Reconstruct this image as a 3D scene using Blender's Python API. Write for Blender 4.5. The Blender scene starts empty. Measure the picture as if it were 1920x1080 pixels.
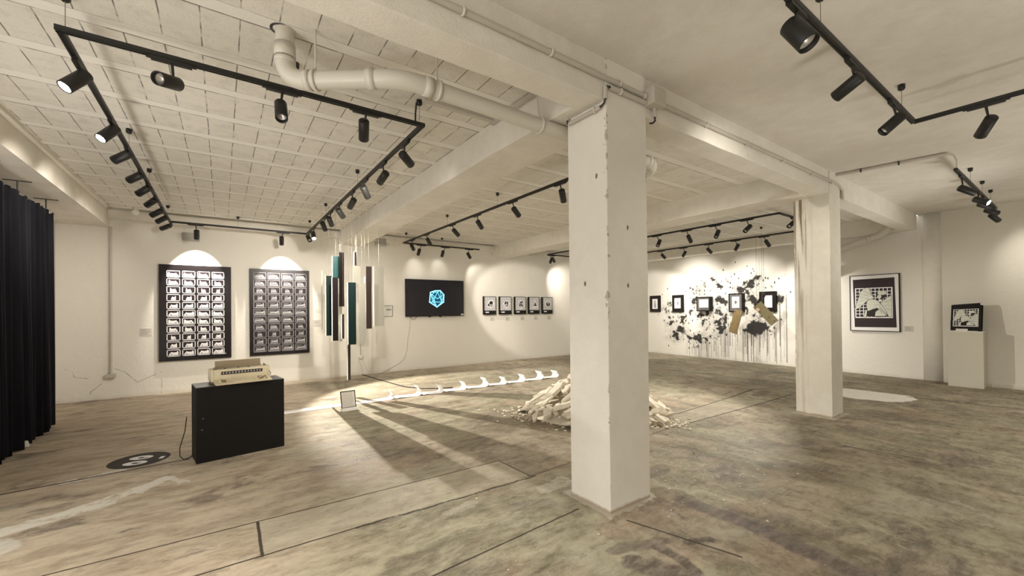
import bpy, bmesh, math, random
import numpy as np
from mathutils import Vector, Matrix, Quaternion
R = math.radians
random.seed(7)
rng = np.random.default_rng(5)
scene = bpy.context.scene
COL = scene.collection

# ------------------------------------------------------------------ camera, world, exposure
YAW, PITCH, ROLL, FPX, CYPX = R(35.15), R(0.3646), R(-0.5563), 771.1, 576.7
cam_data = bpy.data.cameras.new('camera')
cam = bpy.data.objects.new('camera', cam_data)
COL.objects.link(cam)
fwd = Vector((math.sin(YAW)*math.cos(PITCH), math.cos(YAW)*math.cos(PITCH), math.sin(PITCH)))
rt0 = Vector((math.cos(YAW), -math.sin(YAW), 0)); up0 = rt0.cross(fwd)
rt = math.cos(ROLL)*rt0 + math.sin(ROLL)*up0
up = -math.sin(ROLL)*rt0 + math.cos(ROLL)*up0
m = Matrix((rt, up, -fwd)).transposed().to_4x4()
m.translation = Vector((0, 0, 1.6))
cam.matrix_world = m
cam_data.sensor_width = 36.0
cam_data.lens = 36.0*FPX/1920.0
cam_data.shift_y = (CYPX-540.0)/1920.0
cam_data.clip_start = 0.05
scene.camera = cam

world = bpy.data.worlds.new('world'); scene.world = world
world.use_nodes = True
world.node_tree.nodes['Background'].inputs[0].default_value = (1.0, 0.95, 0.88, 1)
world.node_tree.nodes['Background'].inputs[1].default_value = 0.9
scene.view_settings.view_transform = 'Standard'
scene.view_settings.look = 'None'
scene.view_settings.gamma = 1.0
scene.view_settings.use_curve_mapping = False
scene.view_settings.exposure = 1.12
scene.cycles.max_bounces = 7
scene.cycles.diffuse_bounces = 5
scene.cycles.glossy_bounces = 2
scene.cycles.transmission_bounces = 2
WARM = (1.0, 0.925, 0.82)
SPOT_E = 85.0        # ordinary track spotlights
def add_light(name, kind, loc, energy, color=WARM, direction=None, size=0.1, angle=None, blend=0.5):
    d = bpy.data.lights.new(name, kind); d.energy = energy; d.color = color
    if kind == 'AREA':
        d.shape = 'DISK'; d.size = size
    else:
        d.shadow_soft_size = size
    if kind == 'SPOT':
        d.spot_size = angle; d.spot_blend = blend
    o = bpy.data.objects.new(name, d); COL.objects.link(o); o.location = loc
    if direction is not None:
        o.rotation_euler = Vector(direction).to_track_quat('-Z', 'Y').to_euler()
    return o
# added fill spots without fixtures, out of view, to brighten floor and room
for (x, y, e) in ((-0.6, 0.2, 300), (1.6, -1.4, 90), (4.2, -1.2, 110), (7.2, -0.9, 130), (10.2, -0.8, 130), (-0.95, 2.5, 260), (6.0, -2.5, 90)):
    add_light('fill_spot', 'SPOT', (x, y, 3.1), e*0.155*(3.4 if x > 1 else 1.0), (1.0, 0.93, 0.84), (0.05, 0.12, -1), 0.06, R(105 if x > 1 else 135), 0.9)

# added ceiling fill: upward spots without fixtures, placed out of view
for (x, y, e, d, a) in ((-2.1, 1.2, 90, (0.1, 0.3, 1), 125), (-1.9, 4.6, 95, (0.45, 0.75, 0.9), 115), (3.2, -0.7, 62, (0.0, 0.12, 1), 98), (7.0, -0.7, 62, (0.0, 0.12, 1), 98), (10.5, -1.6, 60, (-0.05, 0.25, 1), 125),
                        (5.4, -0.8, 95, (0.0, 0.9, 0.62), 58), (9.0, -0.8, 120, (0.0, 0.9, 0.62), 75)):
    add_light('ceiling_fill_spot', 'SPOT', (x, y, 0.5), e, (1.0, 0.95, 0.88), d, 0.35, R(a), 1.0)

# ------------------------------------------------------------------ node helpers
class NB:
    def __init__(s, name, rough=0.8, bump=0.0):
        s.mat = bpy.data.materials.new(name); s.mat.use_nodes = True
        s.nt = s.mat.node_tree; s.N = s.nt.nodes; s.L = s.nt.links
        s.bsdf = s.N['Principled BSDF']; s.bsdf.inputs['Roughness'].default_value = rough
        s.tc = s.N.new('ShaderNodeTexCoord')
        s.P = s.tc.outputs['Object']
    def put(s, sock, v):
        if v is None: return
        if isinstance(v, bpy.types.NodeSocket): s.L.new(v, sock)
        else: sock.default_value = v
    def m(s, op, a, b=None, c=None, clamp=False):
        n = s.N.new('ShaderNodeMath'); n.operation = op; n.use_clamp = clamp
        s.put(n.inputs[0], a); s.put(n.inputs[1], b); s.put(n.inputs[2], c)
        return n.outputs[0]
    def vm(s, op, a, b=None, scale=None):
        n = s.N.new('ShaderNodeVectorMath'); n.operation = op
        s.put(n.inputs[0], a); s.put(n.inputs[1], b)
        if scale is not None: s.put(n.inputs['Scale'], scale)
        return n.outputs['Value'] if op in ('LENGTH', 'DOT_PRODUCT', 'DISTANCE') else n.outputs[0]
    def sep(s, v):
        n = s.N.new('ShaderNodeSeparateXYZ'); s.put(n.inputs[0], v); return n.outputs
    def comb(s, x, y, z):
        n = s.N.new('ShaderNodeCombineXYZ'); s.put(n.inputs[0], x); s.put(n.inputs[1], y); s.put(n.inputs[2], z); return n.outputs[0]
    def noise(s, scale, detail=4.0, rough=0.55, vec=None, dist=0.0, color=False):
        n = s.N.new('ShaderNodeTexNoise'); n.inputs['Scale'].default_value = scale
        n.inputs['Detail'].default_value = detail; n.inputs['Roughness'].default_value = rough
        n.inputs['Distortion'].default_value = dist
        s.L.new(vec if vec is not None else s.P, n.inputs['Vector'])
        return n.outputs['Color'] if color else n.outputs['Fac']
    def map(s, v, a, b, c=0.0, d=1.0, smooth=True):
        n = s.N.new('ShaderNodeMapRange')
        if smooth: n.interpolation_type = 'SMOOTHSTEP'
        s.put(n.inputs[0], v)
        for i, q in enumerate((a, b, c, d)): n.inputs[i+1].default_value = q
        return n.outputs[0]
    def mix(s, f, a, b, mode='MIX'):
        n = s.N.new('ShaderNodeMix'); n.data_type = 'RGBA'; n.blend_type = mode; n.clamp_factor = True
        s.put(n.inputs[0], f)
        for i, q in ((6, a), (7, b)):
            if isinstance(q, tuple) and len(q) == 3: q = (*q, 1)
            s.put(n.inputs[i], q)
        return n.outputs[2]
    def color(s, c):
        if isinstance(c, tuple) and len(c) == 3: c = (*c, 1)
        s.put(s.bsdf.inputs['Base Color'], c)
    def bump(s, h, strength=0.3, dist=0.02):
        n = s.N.new('ShaderNodeBump'); n.inputs['Strength'].default_value = strength; n.inputs['Distance'].default_value = dist
        s.L.new(h, n.inputs['Height']); s.L.new(n.outputs[0], s.bsdf.inputs['Normal'])
    def seg(s, P, a, b, w, soft=0.5):
        """mask of a thin line on the plane of P from a to b"""
        ax, ay = a; bx, by = b; dx, dy = bx-ax, by-ay; ll = dx*dx+dy*dy
        pa = s.vm('SUBTRACT', P, (ax, ay, 0))
        h = s.m('DIVIDE', s.vm('DOT_PRODUCT', pa, (dx, dy, 0)), ll, clamp=True)
        d = s.vm('LENGTH', s.vm('SUBTRACT', pa, s.vm('SCALE', (dx, dy, 0), None, h)))
        return s.map(d, w*(1-soft), w, 1.0, 0.0)

def simple(name, col, rough=0.6, metal=0.0, emit=None, estr=0.0, var=0.06, nscale=30.0, spec=None, coat=0.0):
    n = NB(name, rough)
    f = n.noise(nscale, 3.0)
    n.color(n.mix(f, tuple(max(0, c*(1-var)) for c in col), tuple(min(1, c*(1+var)) for c in col)))
    n.bsdf.inputs['Metallic'].default_value = metal
    if spec is not None: n.bsdf.inputs['Specular IOR Level'].default_value = spec
    if coat: n.bsdf.inputs['Coat Weight'].default_value = coat; n.bsdf.inputs['Coat Roughness'].default_value = 0.05
    if emit:
        n.bsdf.inputs['Emission Color'].default_value = (*emit, 1); n.bsdf.inputs['Emission Strength'].default_value = estr
    return n.mat

def plaster(name, a=(0.72, 0.69, 0.62), b=(0.82, 0.79, 0.73), bump=0.25, marks=0.5, streaks=False, fine=60.0, chips=None, chips_dots=()):
    n = NB(name, 0.9)
    big = n.noise(0.7, 5.0, 0.6); mid = n.noise(5.0, 6.0, 0.65)
    f = n.m('ADD', n.m('MULTIPLY', big, 0.6), n.m('MULTIPLY', mid, 0.4))
    c = n.mix(n.map(f, 0.38, 0.62), a, b)
    tint = n.noise(1.3, 3.0, vec=n.vm('ADD', n.P, (7, 3, 1)))
    c = n.mix(n.map(tint, 0.5, 0.75, 0, 0.35), c, (a[0]*1.02, a[1]*0.93, a[2]*0.88))
    spots = n.noise(9.0, 8.0, 0.8, vec=n.vm('ADD', n.P, (11, 5, 2)))
    c = n.mix(n.map(spots, 0.70, 0.78, 0, marks), c, (0.23, 0.20, 0.16))
    if streaks:
        x, y, z = n.sep(n.P)[0:3]
        sv = n.comb(n.m('MULTIPLY', x, 22.0), n.m('MULTIPLY', y, 22.0), n.m('MULTIPLY', z, 0.9))
        st = n.noise(1.0, 5.0, 0.6, vec=sv)
        edge = n.map(n.m('ABSOLUTE', n.m('SUBTRACT', y, 2.60)), 0.02, 0.22, 1.0, 0.0)
        zf = n.map(z, 0.5, 3.2, 0.25, 1.0)
        c = n.mix(n.m('MULTIPLY', n.m('MULTIPLY', n.map(st, 0.48, 0.62), edge), zf), c, (0.20, 0.15, 0.10))
    fn = n.noise(fine, 4.0, 0.6)
    hgt = n.m('ADD', n.m('MULTIPLY', fn, 0.5), mid)
    if chips:
        x, y, z = n.sep(n.P)[0:3]
        cn = n.noise(7.0, 7.0, 0.75)
        for (ex, ey, k) in chips:
            d = n.vm('LENGTH', n.vm('SUBTRACT', n.comb(x, y, 0.0), (ex, ey, 0)))
            mk = n.map(n.m('SUBTRACT', d, n.m('MULTIPLY', n.map(cn, 0.50, 0.68), n.map(z, 0.2, 3.0, 0.02*k, 0.055*k))), -0.004, 0.002, 1.0, 0.0)
            c = n.mix(n.m('MULTIPLY', mk, 0.75), c, (0.36, 0.30, 0.22))
            hgt = n.m('SUBTRACT', hgt, mk)
        for dp in chips_dots:
            mk = n.map(n.m('ADD', n.vm('LENGTH', n.vm('MULTIPLY', n.vm('SUBTRACT', n.P, dp), (1, 1, 0.55))), n.m('MULTIPLY', n.noise(60.0, 2.0), 0.012)), 0.012, 0.022, 1.0, 0.0)
            c = n.mix(mk, c, (0.16, 0.115, 0.08))
        foot = n.map(n.m('ADD', z, n.m('MULTIPLY', cn, 0.05)), 0.03, 0.06, 0.8, 0.0)
        c = n.mix(foot, c, (0.33, 0.24, 0.15))
    n.color(c)
    n.bump(hgt, bump, 0.02)
    return n.mat

def tiled_ceiling(name, xp, y0=3.915, yp=0.617, jitter=0.0, dark=1.0):
    n = NB(name, 0.92)
    wob = n.noise(1.5, 3.0, color=True)
    wv = n.vm('SCALE', n.vm('SUBTRACT', wob, (0.5, 0.5, 0.5)), None, 0.02)
    Pw = n.vm('ADD', n.P, wv)
    x, y, z = n.sep(Pw)[0:3]
    yr = n.m('DIVIDE', n.m('SUBTRACT', y, y0), yp)
    row = n.m('FLOOR', yr); yf = n.m('MULTIPLY', n.m('SUBTRACT', yr, row), yp)
    intile = n.map(yf, 0.497, 0.503, 1.0, 0.0)
    yline = n.map(n.m('ABSOLUTE', n.m('SUBTRACT', yf, 0.006)), 0.002, 0.010, 1.0, 0.0)
    yline2 = n.map(n.m('ABSOLUTE', n.m('SUBTRACT', yf, 0.500)), 0.001, 0.007, 0.45, 0.0)
    off = n.m('MULTIPLY', n.m('SINE', n.m('MULTIPLY', row, 12.9898)), jitter)
    xr = n.m('DIVIDE', n.m('ADD', x, n.m('ADD', off, 0.121)), xp)
    xi = n.m('FLOOR', xr); xf = n.m('MULTIPLY', n.m('SUBTRACT', xr, xi), xp)
    xline = n.m('MULTIPLY', n.map(n.m('ABSOLUTE', n.m('SUBTRACT', xf, 0.005)), 0.0015, 0.007, 1.0, 0.0), intile)
    brk = n.map(n.noise(5.0, 3.0, vec=n.vm('ADD', n.P, (3, 9, 0))), 0.36, 0.55, 0.15, 1.0)
    cell = n.N.new('ShaderNodeTexWhiteNoise'); n.L.new(n.comb(xi, row, 0.0), cell.inputs['Vector'])
    big = n.noise(0.8, 4.0)
    band = n.mix(big, (0.74, 0.715, 0.65), (0.82, 0.80, 0.74))
    tile = n.mix(n.m('MULTIPLY', cell.outputs['Value'], 0.6), (0.69, 0.66, 0.59), (0.77, 0.74, 0.67))
    pores = n.map(n.noise(70.0, 3.0, 0.7), 0.56, 0.72, 0, 0.38)
    blot = n.map(n.noise(8.0, 4.0, 0.6), 0.45, 0.75, 0, 0.22)
    tile = n.mix(n.m('ADD', pores, blot), tile, (0.30, 0.27, 0.215))
    c = n.mix(intile, band, tile)
    lines = n.m('MULTIPLY', n.m('MAXIMUM', n.m('MAXIMUM', yline, yline2), xline), brk)
    c = n.mix(n.m('MULTIPLY', lines, 0.85*dark), c, (0.06, 0.05, 0.04))
    spots = n.noise(6.0, 8.0, 0.85, vec=n.vm('ADD', n.P, (1, 25, 2)))
    c = n.mix(n.map(spots, 0.745, 0.79, 0, 0.7), c, (0.12, 0.10, 0.08))
    n.color(c)
    n.bump(n.noise(60.0, 3.0), 0.25, 0.012)
    return n.mat

def floor_material():
    n = NB('worn_concrete', 0.62)
    P = n.P
    wob = n.vm('SCALE', n.vm('SUBTRACT', n.noise(1.3, 4.0, 0.6, color=True), (0.5, 0.5, 0.5)), None, 0.30)
    Pw = n.vm('ADD', P, wob)
    # streaks from decades of sweeping and grinding, long in X
    sx = n.vm('MULTIPLY', Pw, (0.7, 1.9, 1.0)); sy = n.vm('MULTIPLY', n.vm('ADD', Pw, n.vm('SCALE', n.vm('SUBTRACT', n.noise(4.0, 4.0, 0.6, color=True), (0.5, 0.5, 0.5)), None, 0.22)), (1.45, 0.68, 1.0))
    x0_, y0_, z0_ = n.sep(P)[0:3]
    reg = n.map(n.m('SUBTRACT', x0_, n.m('MULTIPLY', y0_, 0.45)), 0.3, 2.2, 0.0, 1.0)
    def duo(scale, off, det=6.0, rg=0.68):
        a_ = n.noise(scale, det, rg, vec=n.vm('ADD', sx, off)); b_ = n.noise(scale, det, rg, vec=n.vm('ADD', sy, off))
        # keep the contrast of both where they cross over
        return n.m('ADD', n.m('MULTIPLY', a_, n.m('SUBTRACT', 1.0, reg)), n.m('MULTIPLY', b_, reg))
    st1 = duo(1.6, (0, 0, 0), 6.0, 0.70)
    st2 = duo(3.2, (13, 4, 0), 6.0, 0.74)
    st3 = n.noise(0.55, 4.0, 0.6, vec=n.vm('ADD', Pw, (5, 17, 0)))
    st4 = n.noise(0.9, 6.0, 0.62, vec=n.vm('ADD', Pw, (31, 2, 0)))
    base = n.mix(n.map(st1, 0.36, 0.64), (0.135, 0.108, 0.074), (0.36, 0.31, 0.23))
    green = n.mix(n.map(st2, 0.35, 0.65), (0.15, 0.14, 0.09), (0.32, 0.30, 0.21))
    brown = n.mix(n.map(st2, 0.35, 0.65), (0.18, 0.13, 0.09), (0.37, 0.285, 0.205))
    c = n.mix(n.map(st3, 0.42, 0.58), base, green)
    grit = n.noise(9.0, 9.0, 0.78, vec=n.vm('MULTIPLY', P, (0.7, 1.6, 1)))
    c = n.mix(n.map(st4, 0.52, 0.64, 0, 0.75), c, brown)
    # paler tan screed towards the curtain side and along the back wall
    x, y, z = n.sep(Pw)[0:3]
    lft = n.m('MAXIMUM', n.map(n.m('ADD', x, n.m('MULTIPLY', y, -0.22)), -1.4, 0.6, 1.0, 0.0), n.map(y, 8.6, 10.4, 0.0, 0.55))
    pale = n.mix(n.map(st2, 0.36, 0.62), (0.375, 0.30, 0.215), (0.61, 0.52, 0.40))
    c = n.mix(n.m('MULTIPLY', lft, n.map(st1, 0.2, 0.5, 0.6, 0.95)), c, pale)
    # dark blotches
    bl = n.noise(1.1, 7.0, 0.7, vec=n.vm('ADD', n.vm('MULTIPLY', Pw, (0.8, 1.5, 1)), (3, 41, 0)), dist=0.4)
    c = n.mix(n.map(bl, 0.55, 0.63, 0, 0.7), c, (0.105, 0.085, 0.075))
    pk = n.noise(1.4, 5.0, 0.6, vec=n.vm('ADD', Pw, (61, 7, 0)))
    c = n.mix(n.map(pk, 0.58, 0.70, 0, 0.45), c, (0.42, 0.31, 0.25))
    gl = n.noise(0.8, 5.0, 0.6, vec=n.vm('ADD', Pw, (21, 77, 0)))
    c = n.mix(n.map(gl, 0.56, 0.68, 0, 0.5), c, (0.40, 0.385, 0.30))
    hp = duo(2.3, (91, 3, 0), 7.0, 0.76)
    right = n.map(n.m('SUBTRACT', x, n.m('MULTIPLY', y, 0.30)), -0.4, 1.4, 0.15, 1.0)
    c = n.mix(n.m('MULTIPLY', n.map(hp, 0.545, 0.585, 0, 0.55), right), c, (0.115, 0.092, 0.066))
    c = n.mix(n.m('MULTIPLY', n.map(hp, 0.415, 0.455, 0.42, 0.0), right), c, (0.42, 0.385, 0.29))
    hq = duo(4.1, (9, 63, 0), 6.0, 0.8)
    c = n.mix(n.m('MULTIPLY', n.map(hq, 0.57, 0.62, 0, 0.45), right), c, (0.10, 0.078, 0.06))
    # wet-looking dark stain by the near corner
    def blob(cx, cy, rx, ry, lo=0.75, hi=1.05, ang=0.0, wobble=0.45, fr=5.0):
        q = n.vm('ADD', n.vm('SUBTRACT', P, (cx, cy, 0)), n.vm('SCALE', n.vm('SUBTRACT', n.noise(fr, 5.0, 0.65, color=True), (0.5, 0.5, 0.5)), None, wobble*min(rx, ry)*2))
        if ang:
            r = n.N.new('ShaderNodeVectorRotate'); r.rotation_type = 'Z_AXIS'; n.L.new(q, r.inputs['Vector']); r.inputs['Angle'].default_value = -ang; q = r.outputs[0]
        d = n.vm('LENGTH', n.vm('MULTIPLY', q, (1/rx, 1/ry, 0)))
        return n.map(d, lo, hi, 1.0, 0.0)
    Pd = n.vm('ADD', P, n.vm('SCALE', n.vm('SUBTRACT', n.noise(5.5, 7.0, 0.75, color=True), (0.5, 0.5, 0.5)), None, 0.15))
    for (a_, b_, w, k, cc) in (((3.14, 2.0), (3.18, 1.45), 0.11, 0.85, 1), ((3.18, 1.45), (3.10, 0.76), 0.12, 0.85, 1), ((2.60, 1.63), (2.74, 1.57), 0.045, 0.95, 0), ((2.40, 1.70), (2.35, 1.42), 0.06, 0.95, 0),
                               ((2.13, 1.86), (2.45, 1.74), 0.07, 0.75, 0), ((2.12, 1.69), (2.25, 1.42), 0.11, 0.95, 0), ((3.38, 1.42), (3.54, 1.37), 0.07, 0.45, 1), ((3.45, 1.13), (3.75, 0.99), 0.06, 0.5, 0),
                               ((4.72, 1.85), (4.83, 1.55), 0.12, 0.45, 1), ((1.3, 3.02), (1.5, 3.0), 0.10, 0.4, 0), ((0.9, 2.58), (1.1, 2.52), 0.09, 0.5, 0), ((8.0, 3.6), (8.5, 3.65), 0.12, 0.6, 0), ((1.9, 2.75), (2.2, 2.65), 0.10, 0.4, 1)):
        c = n.mix(n.m('MULTIPLY', n.seg(Pd, a_, b_, w, 0.45), k), c, (0.085, 0.065, 0.052) if cc == 0 else (0.12, 0.098, 0.092))
    # filled trench, a paler band of newer screed between straight saw cuts
    pl = n.mix(n.map(st2, 0.35, 0.65), (0.335, 0.30, 0.225), (0.44, 0.405, 0.315))
    px_, py_, pz_ = n.sep(P)[0:3]
    inx = n.m('MULTIPLY', n.map(px_, 2.38, 2.41, 1.0, 0.0), n.map(px_, 0.20, 0.22, 0.0, 1.0))
    iny = n.m('MULTIPLY', n.map(py_, 3.15, 3.19, 0.0, 1.0), n.map(py_, 3.67, 3.70, 1.0, 0.0))
    c = n.mix(n.m('MULTIPLY', n.m('MULTIPLY', inx, iny), 0.8), c, pl)
    inx = n.m('MULTIPLY', n.map(px_, 7.42, 7.46, 1.0, 0.0), n.map(px_, 4.85, 4.9, 0.0, 1.0))
    iny = n.m('MULTIPLY', n.map(py_, 3.26, 3.30, 0.0, 1.0), n.map(py_, 3.75, 3.8, 1.0, 0.0))
    c = n.mix(n.m('MULTIPLY', n.m('MULTIPLY', inx, iny), 0.6), c, (0.36, 0.33, 0.25))
    # old white paint: arrow-like patches at the left, a ragged pool at the right, plaster skirt round the columns
    white = n.mix(n.noise(12.0, 5.0), (0.66, 0.635, 0.56), (0.78, 0.76, 0.69))
    Pp = n.vm('ADD', P, n.vm('SCALE', n.vm('SUBTRACT', n.noise(5.0, 6.0, 0.7, color=True), (0.5, 0.5, 0.5)), None, 0.22))
    edge = n.map(n.noise(6.0, 6.0, 0.7), 0.34, 0.5)
    for (a_, b_, w, k) in ((((-1.45, 4.6), (-0.85, 4.85), 0.11, 0.75)), ((-0.9, 4.84), (-0.45, 5.22), 0.085, 0.8), ((-0.45, 5.22), (-0.62, 4.95), 0.05, 0.7), ((-0.45, 5.2), (-0.30, 4.98), 0.04, 0.6),
                           ((-1.25, 5.65), (-0.85, 5.75), 0.055, 0.85), ((-1.7, 4.15), (-1.3, 4.35), 0.16, 0.55), ((1.45, 2.98), (1.7, 3.0), 0.05, 0.16), ((2.35, 2.85), (2.6, 2.9), 0.09, 0.3)):
        c = n.mix(n.m('MULTIPLY', n.m('MULTIPLY', n.seg(Pp, a_, b_, w, 0.25), edge), min(1.0, k*1.25)), c, white)
    pool = n.m('MULTIPLY', blob(9.62, 2.38, 0.62, 0.62, 0.93, 0.97, 0.3, 0.22, 3.0), n.map(px_, 10.02, 10.04, 1.0, 0.0))
    c = n.mix(n.m('MULTIPLY', pool, 0.95), c, (0.93, 0.91, 0.88))
    for (cx, cy) in ((2.73, 2.43), (7.38, 2.42)):
        q = n.vm('ABSOLUTE', n.vm('SUBTRACT', P, (cx, cy, 0)))
        qx, qy, qz = n.sep(q)[0:3]
        d = n.m('ADD', n.m('MAXIMUM', n.m('SUBTRACT', qx, 0.25), n.m('SUBTRACT', qy, 0.22)), n.m('MULTIPLY', n.m('SUBTRACT', n.noise(9.0, 4.0), 0.5), 0.14))
        c = n.mix(n.map(d, 0.035, 0.065, 0.85, 0.0), c, (0.50, 0.465, 0.385))
    c = n.mix(n.map(grit, 0.38, 0.68, 0.0, 0.34), c, (0.46, 0.415, 0.325))
    c = n.mix(n.map(grit, 0.28, 0.50, 0.40, 0.0), c, (0.085, 0.07, 0.052))
    # paint flecks
    fl = n.noise(11.0, 6.0, 0.75, vec=n.vm('ADD', n.vm('MULTIPLY', P, (1, 1.6, 1)), (8, 8, 0)))
    dens = n.map(n.noise(0.7, 2.0, vec=n.vm('ADD', P, (2, 2, 0))), 0.35, 0.65, 0.0, 0.05)
    c = n.mix(n.map(n.m('ADD', fl, dens), 0.715, 0.735, 0, 0.85), c, (0.66, 0.62, 0.53))
    # saw cuts and cracks
    Pc = n.vm('ADD', P, n.vm('SCALE', n.vm('SUBTRACT', n.noise(7.0, 4.0, 0.6, color=True), (0.5, 0.5, 0.5)), None, 0.012))
    Pr = n.vm('ADD', P, n.vm('SCALE', n.vm('SUBTRACT', n.noise(3.2, 6.0, 0.7, color=True), (0.5, 0.5, 0.5)), None, 0.13))
    Pm = n.vm('ADD', P, n.vm('SCALE', n.vm('SUBTRACT', n.noise(3.5, 5.0, 0.65, color=True), (0.5, 0.5, 0.5)), None, 0.09))
    msk = None
    for (P_, a, b, w) in ((Pc, (-2.3, 3.76), (2.395, 3.675), 0.008), (Pc, (-0.5, 3.18), (0.8, 3.172), 0.009), (Pm, (0.8, 3.172), (2.45, 3.13), 0.013), (Pc, (2.395, 3.675), (2.42, 3.15), 0.007),
                          (Pc, (0.212, 3.70), (0.208, 3.17), 0.011), (Pc, (2.42, 3.15), (4.8, 3.30), 0.007), (Pc, (4.8, 3.30), (7.45, 3.24), 0.013), (Pc, (5.2, 3.66), (7.44, 3.79), 0.012),
                          (Pc, (7.44, 3.79), (8.5, 3.9), 0.02), (Pc, (8.5, 3.25), (8.6, 3.9), 0.012), (Pc, (7.45, 3.24), (8.55, 3.25), 0.015), (Pc, (7.05, 3.75), (7.1, 3.28), 0.008),
                          (Pc, (0.7, 2.30), (2.33, 2.41), 0.008), (Pc, (2.50, 2.06), (2.72, 1.33), 0.009), (Pc, (5.85, 1.68), (5.98, 1.05), 0.011), (Pc, (9.9, 1.94), (10.1, 0.2), 0.022),
                          (Pc, (9.4, 9.0), (9.8, 3.2), 0.022), (Pc, (-2.3, 5.58), (-0.32, 5.76), 0.018), (Pc, (11.2, 4.6), (11.4, 4.0), 0.05), (Pr, (4.4, 2.75), (3.9, 2.2), 0.006)):
        k = n.seg(P_, a, b, w*1.25)
        msk = k if msk is None else n.m('MAXIMUM', msk, k)
    c = n.mix(n.m('MULTIPLY', msk, 0.92), c, (0.030, 0.024, 0.018))
    n.color(c)
    n.L.new(n.map(st1, 0.3, 0.7, 0.48, 0.75), n.bsdf.inputs['Roughness'])
    n.bsdf.inputs['Specular IOR Level'].default_value = 0.18
    n.bump(n.noise(34.0, 5.0, 0.65), 0.35, 0.02)
    return n.mat

# ------------------------------------------------------------------ mesh helpers
class MB:
    def __init__(s): s.v = []; s.f = []; s.mi = []; s.sm = []
    def add(s, vs, fs, mi=0, smooth=False):
        o = len(s.v); s.v += [tuple(v) for v in vs]
        for f in fs: s.f.append(tuple(i+o for i in f)); s.mi.append(mi); s.sm.append(smooth)
        return s
    def box(s, lo, hi, mi=0, M=None):
        (x0, y0, z0), (x1, y1, z1) = lo, hi
        vs = [Vector(p) for p in ((x0,y0,z0),(x1,y0,z0),(x1,y1,z0),(x0,y1,z0),(x0,y0,z1),(x1,y0,z1),(x1,y1,z1),(x0,y1,z1))]
        if M is not None: vs = [M @ v for v in vs]
        return s.add(vs, [(0,3,2,1),(4,5,6,7),(0,1,5,4),(1,2,6,5),(2,3,7,6),(3,0,4,7)], mi)
    def prism(s, pts, lo, hi, axis=2, mi=0, M=None):
        """extrude the closed outline pts between lo and hi along axis"""
        n = len(pts)
        def mk(p, h):
            q = [p[0], p[1]]; q.insert(axis, h); v = Vector(q); return M @ v if M is not None else v
        vs = [mk(p, lo) for p in pts]+[mk(p, hi) for p in pts]
        fs = [tuple(range(n))[::-1], tuple(range(n, 2*n))]+[(i, (i+1) % n, n+(i+1) % n, n+i) for i in range(n)]
        return s.add(vs, fs, mi)
    def tube(s, pts, r, n=12, mi=0, caps=True, smooth=True):
        pts = [Vector(p) for p in pts]; rr = r if isinstance(r, (list, tuple)) else [r]*len(pts)
        rings = []; prev = None
        for i, p in enumerate(pts):
            t = (pts[min(i+1, len(pts)-1)]-pts[max(i-1, 0)]).normalized()
            if prev is None:
                a = t.cross(Vector((0, 0, 1)));
                if a.length < 1e-3: a = t.cross(Vector((1, 0, 0)))
                a.normalize()
            else:
                a = (prev - t*prev.dot(t)).normalized()
            prev = a; b = t.cross(a)
            rings.append([p+(a*math.cos(2*math.pi*k/n)+b*math.sin(2*math.pi*k/n))*rr[i] for k in range(n)])
        vs = [v for rg in rings for v in rg]; fs = []
        for i in range(len(pts)-1):
            for k in range(n):
                fs.append((i*n+k, i*n+(k+1) % n, (i+1)*n+(k+1) % n, (i+1)*n+k))
        s.add(vs, fs, mi, smooth)
        if caps:
            s.add(rings[0], [tuple(range(n))[::-1]], mi); s.add(rings[-1], [tuple(range(n))], mi)
        return s
    def lathe(s, prof, org, axis, n=24, mi=0, smooth=True):
        """prof: (distance along the axis, radius)"""
        axis = Vector(axis).normalized(); a = axis.cross(Vector((0, 0, 1)))
        if a.length < 1e-3: a = axis.cross(Vector((1, 0, 0)))
        a.normalize(); b = axis.cross(a); org = Vector(org); vs = []; fs = []
        for (h, r) in prof:
            vs += [org+axis*h+(a*math.cos(2*math.pi*k/n)+b*math.sin(2*math.pi*k/n))*r for k in range(n)]
        for i in range(len(prof)-1):
            for k in range(n): fs.append((i*n+k, i*n+(k+1) % n, (i+1)*n+(k+1) % n, (i+1)*n+k))
        return s.add(vs, fs, mi, smooth)
    def build(s, name, mats, parent=None, bevel=0.0, fix=True, off=None):
        me = bpy.data.meshes.new(name)
        me.from_pydata([tuple(v) for v in s.v], [], s.f)
        if not isinstance(mats, (list, tuple)): mats = [mats]
        for mm in mats: me.materials.append(mm)
        me.polygons.foreach_set('material_index', s.mi); me.polygons.foreach_set('use_smooth', s.sm)
        if fix:
            bm = bmesh.new(); bm.from_mesh(me); bmesh.ops.recalc_face_normals(bm, faces=bm.faces); bm.to_mesh(me); bm.free()
        o = bpy.data.objects.new(name, me); COL.objects.link(o)
        if parent is not None:
            o.parent = parent
            if off is None: off = parent.get('_o')
        if bevel:
            md = o.modifiers.new('bevel', 'BEVEL'); md.width = bevel; md.segments = 2; md.limit_method = 'ANGLE'; md.angle_limit = R(40)
        return o

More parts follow.
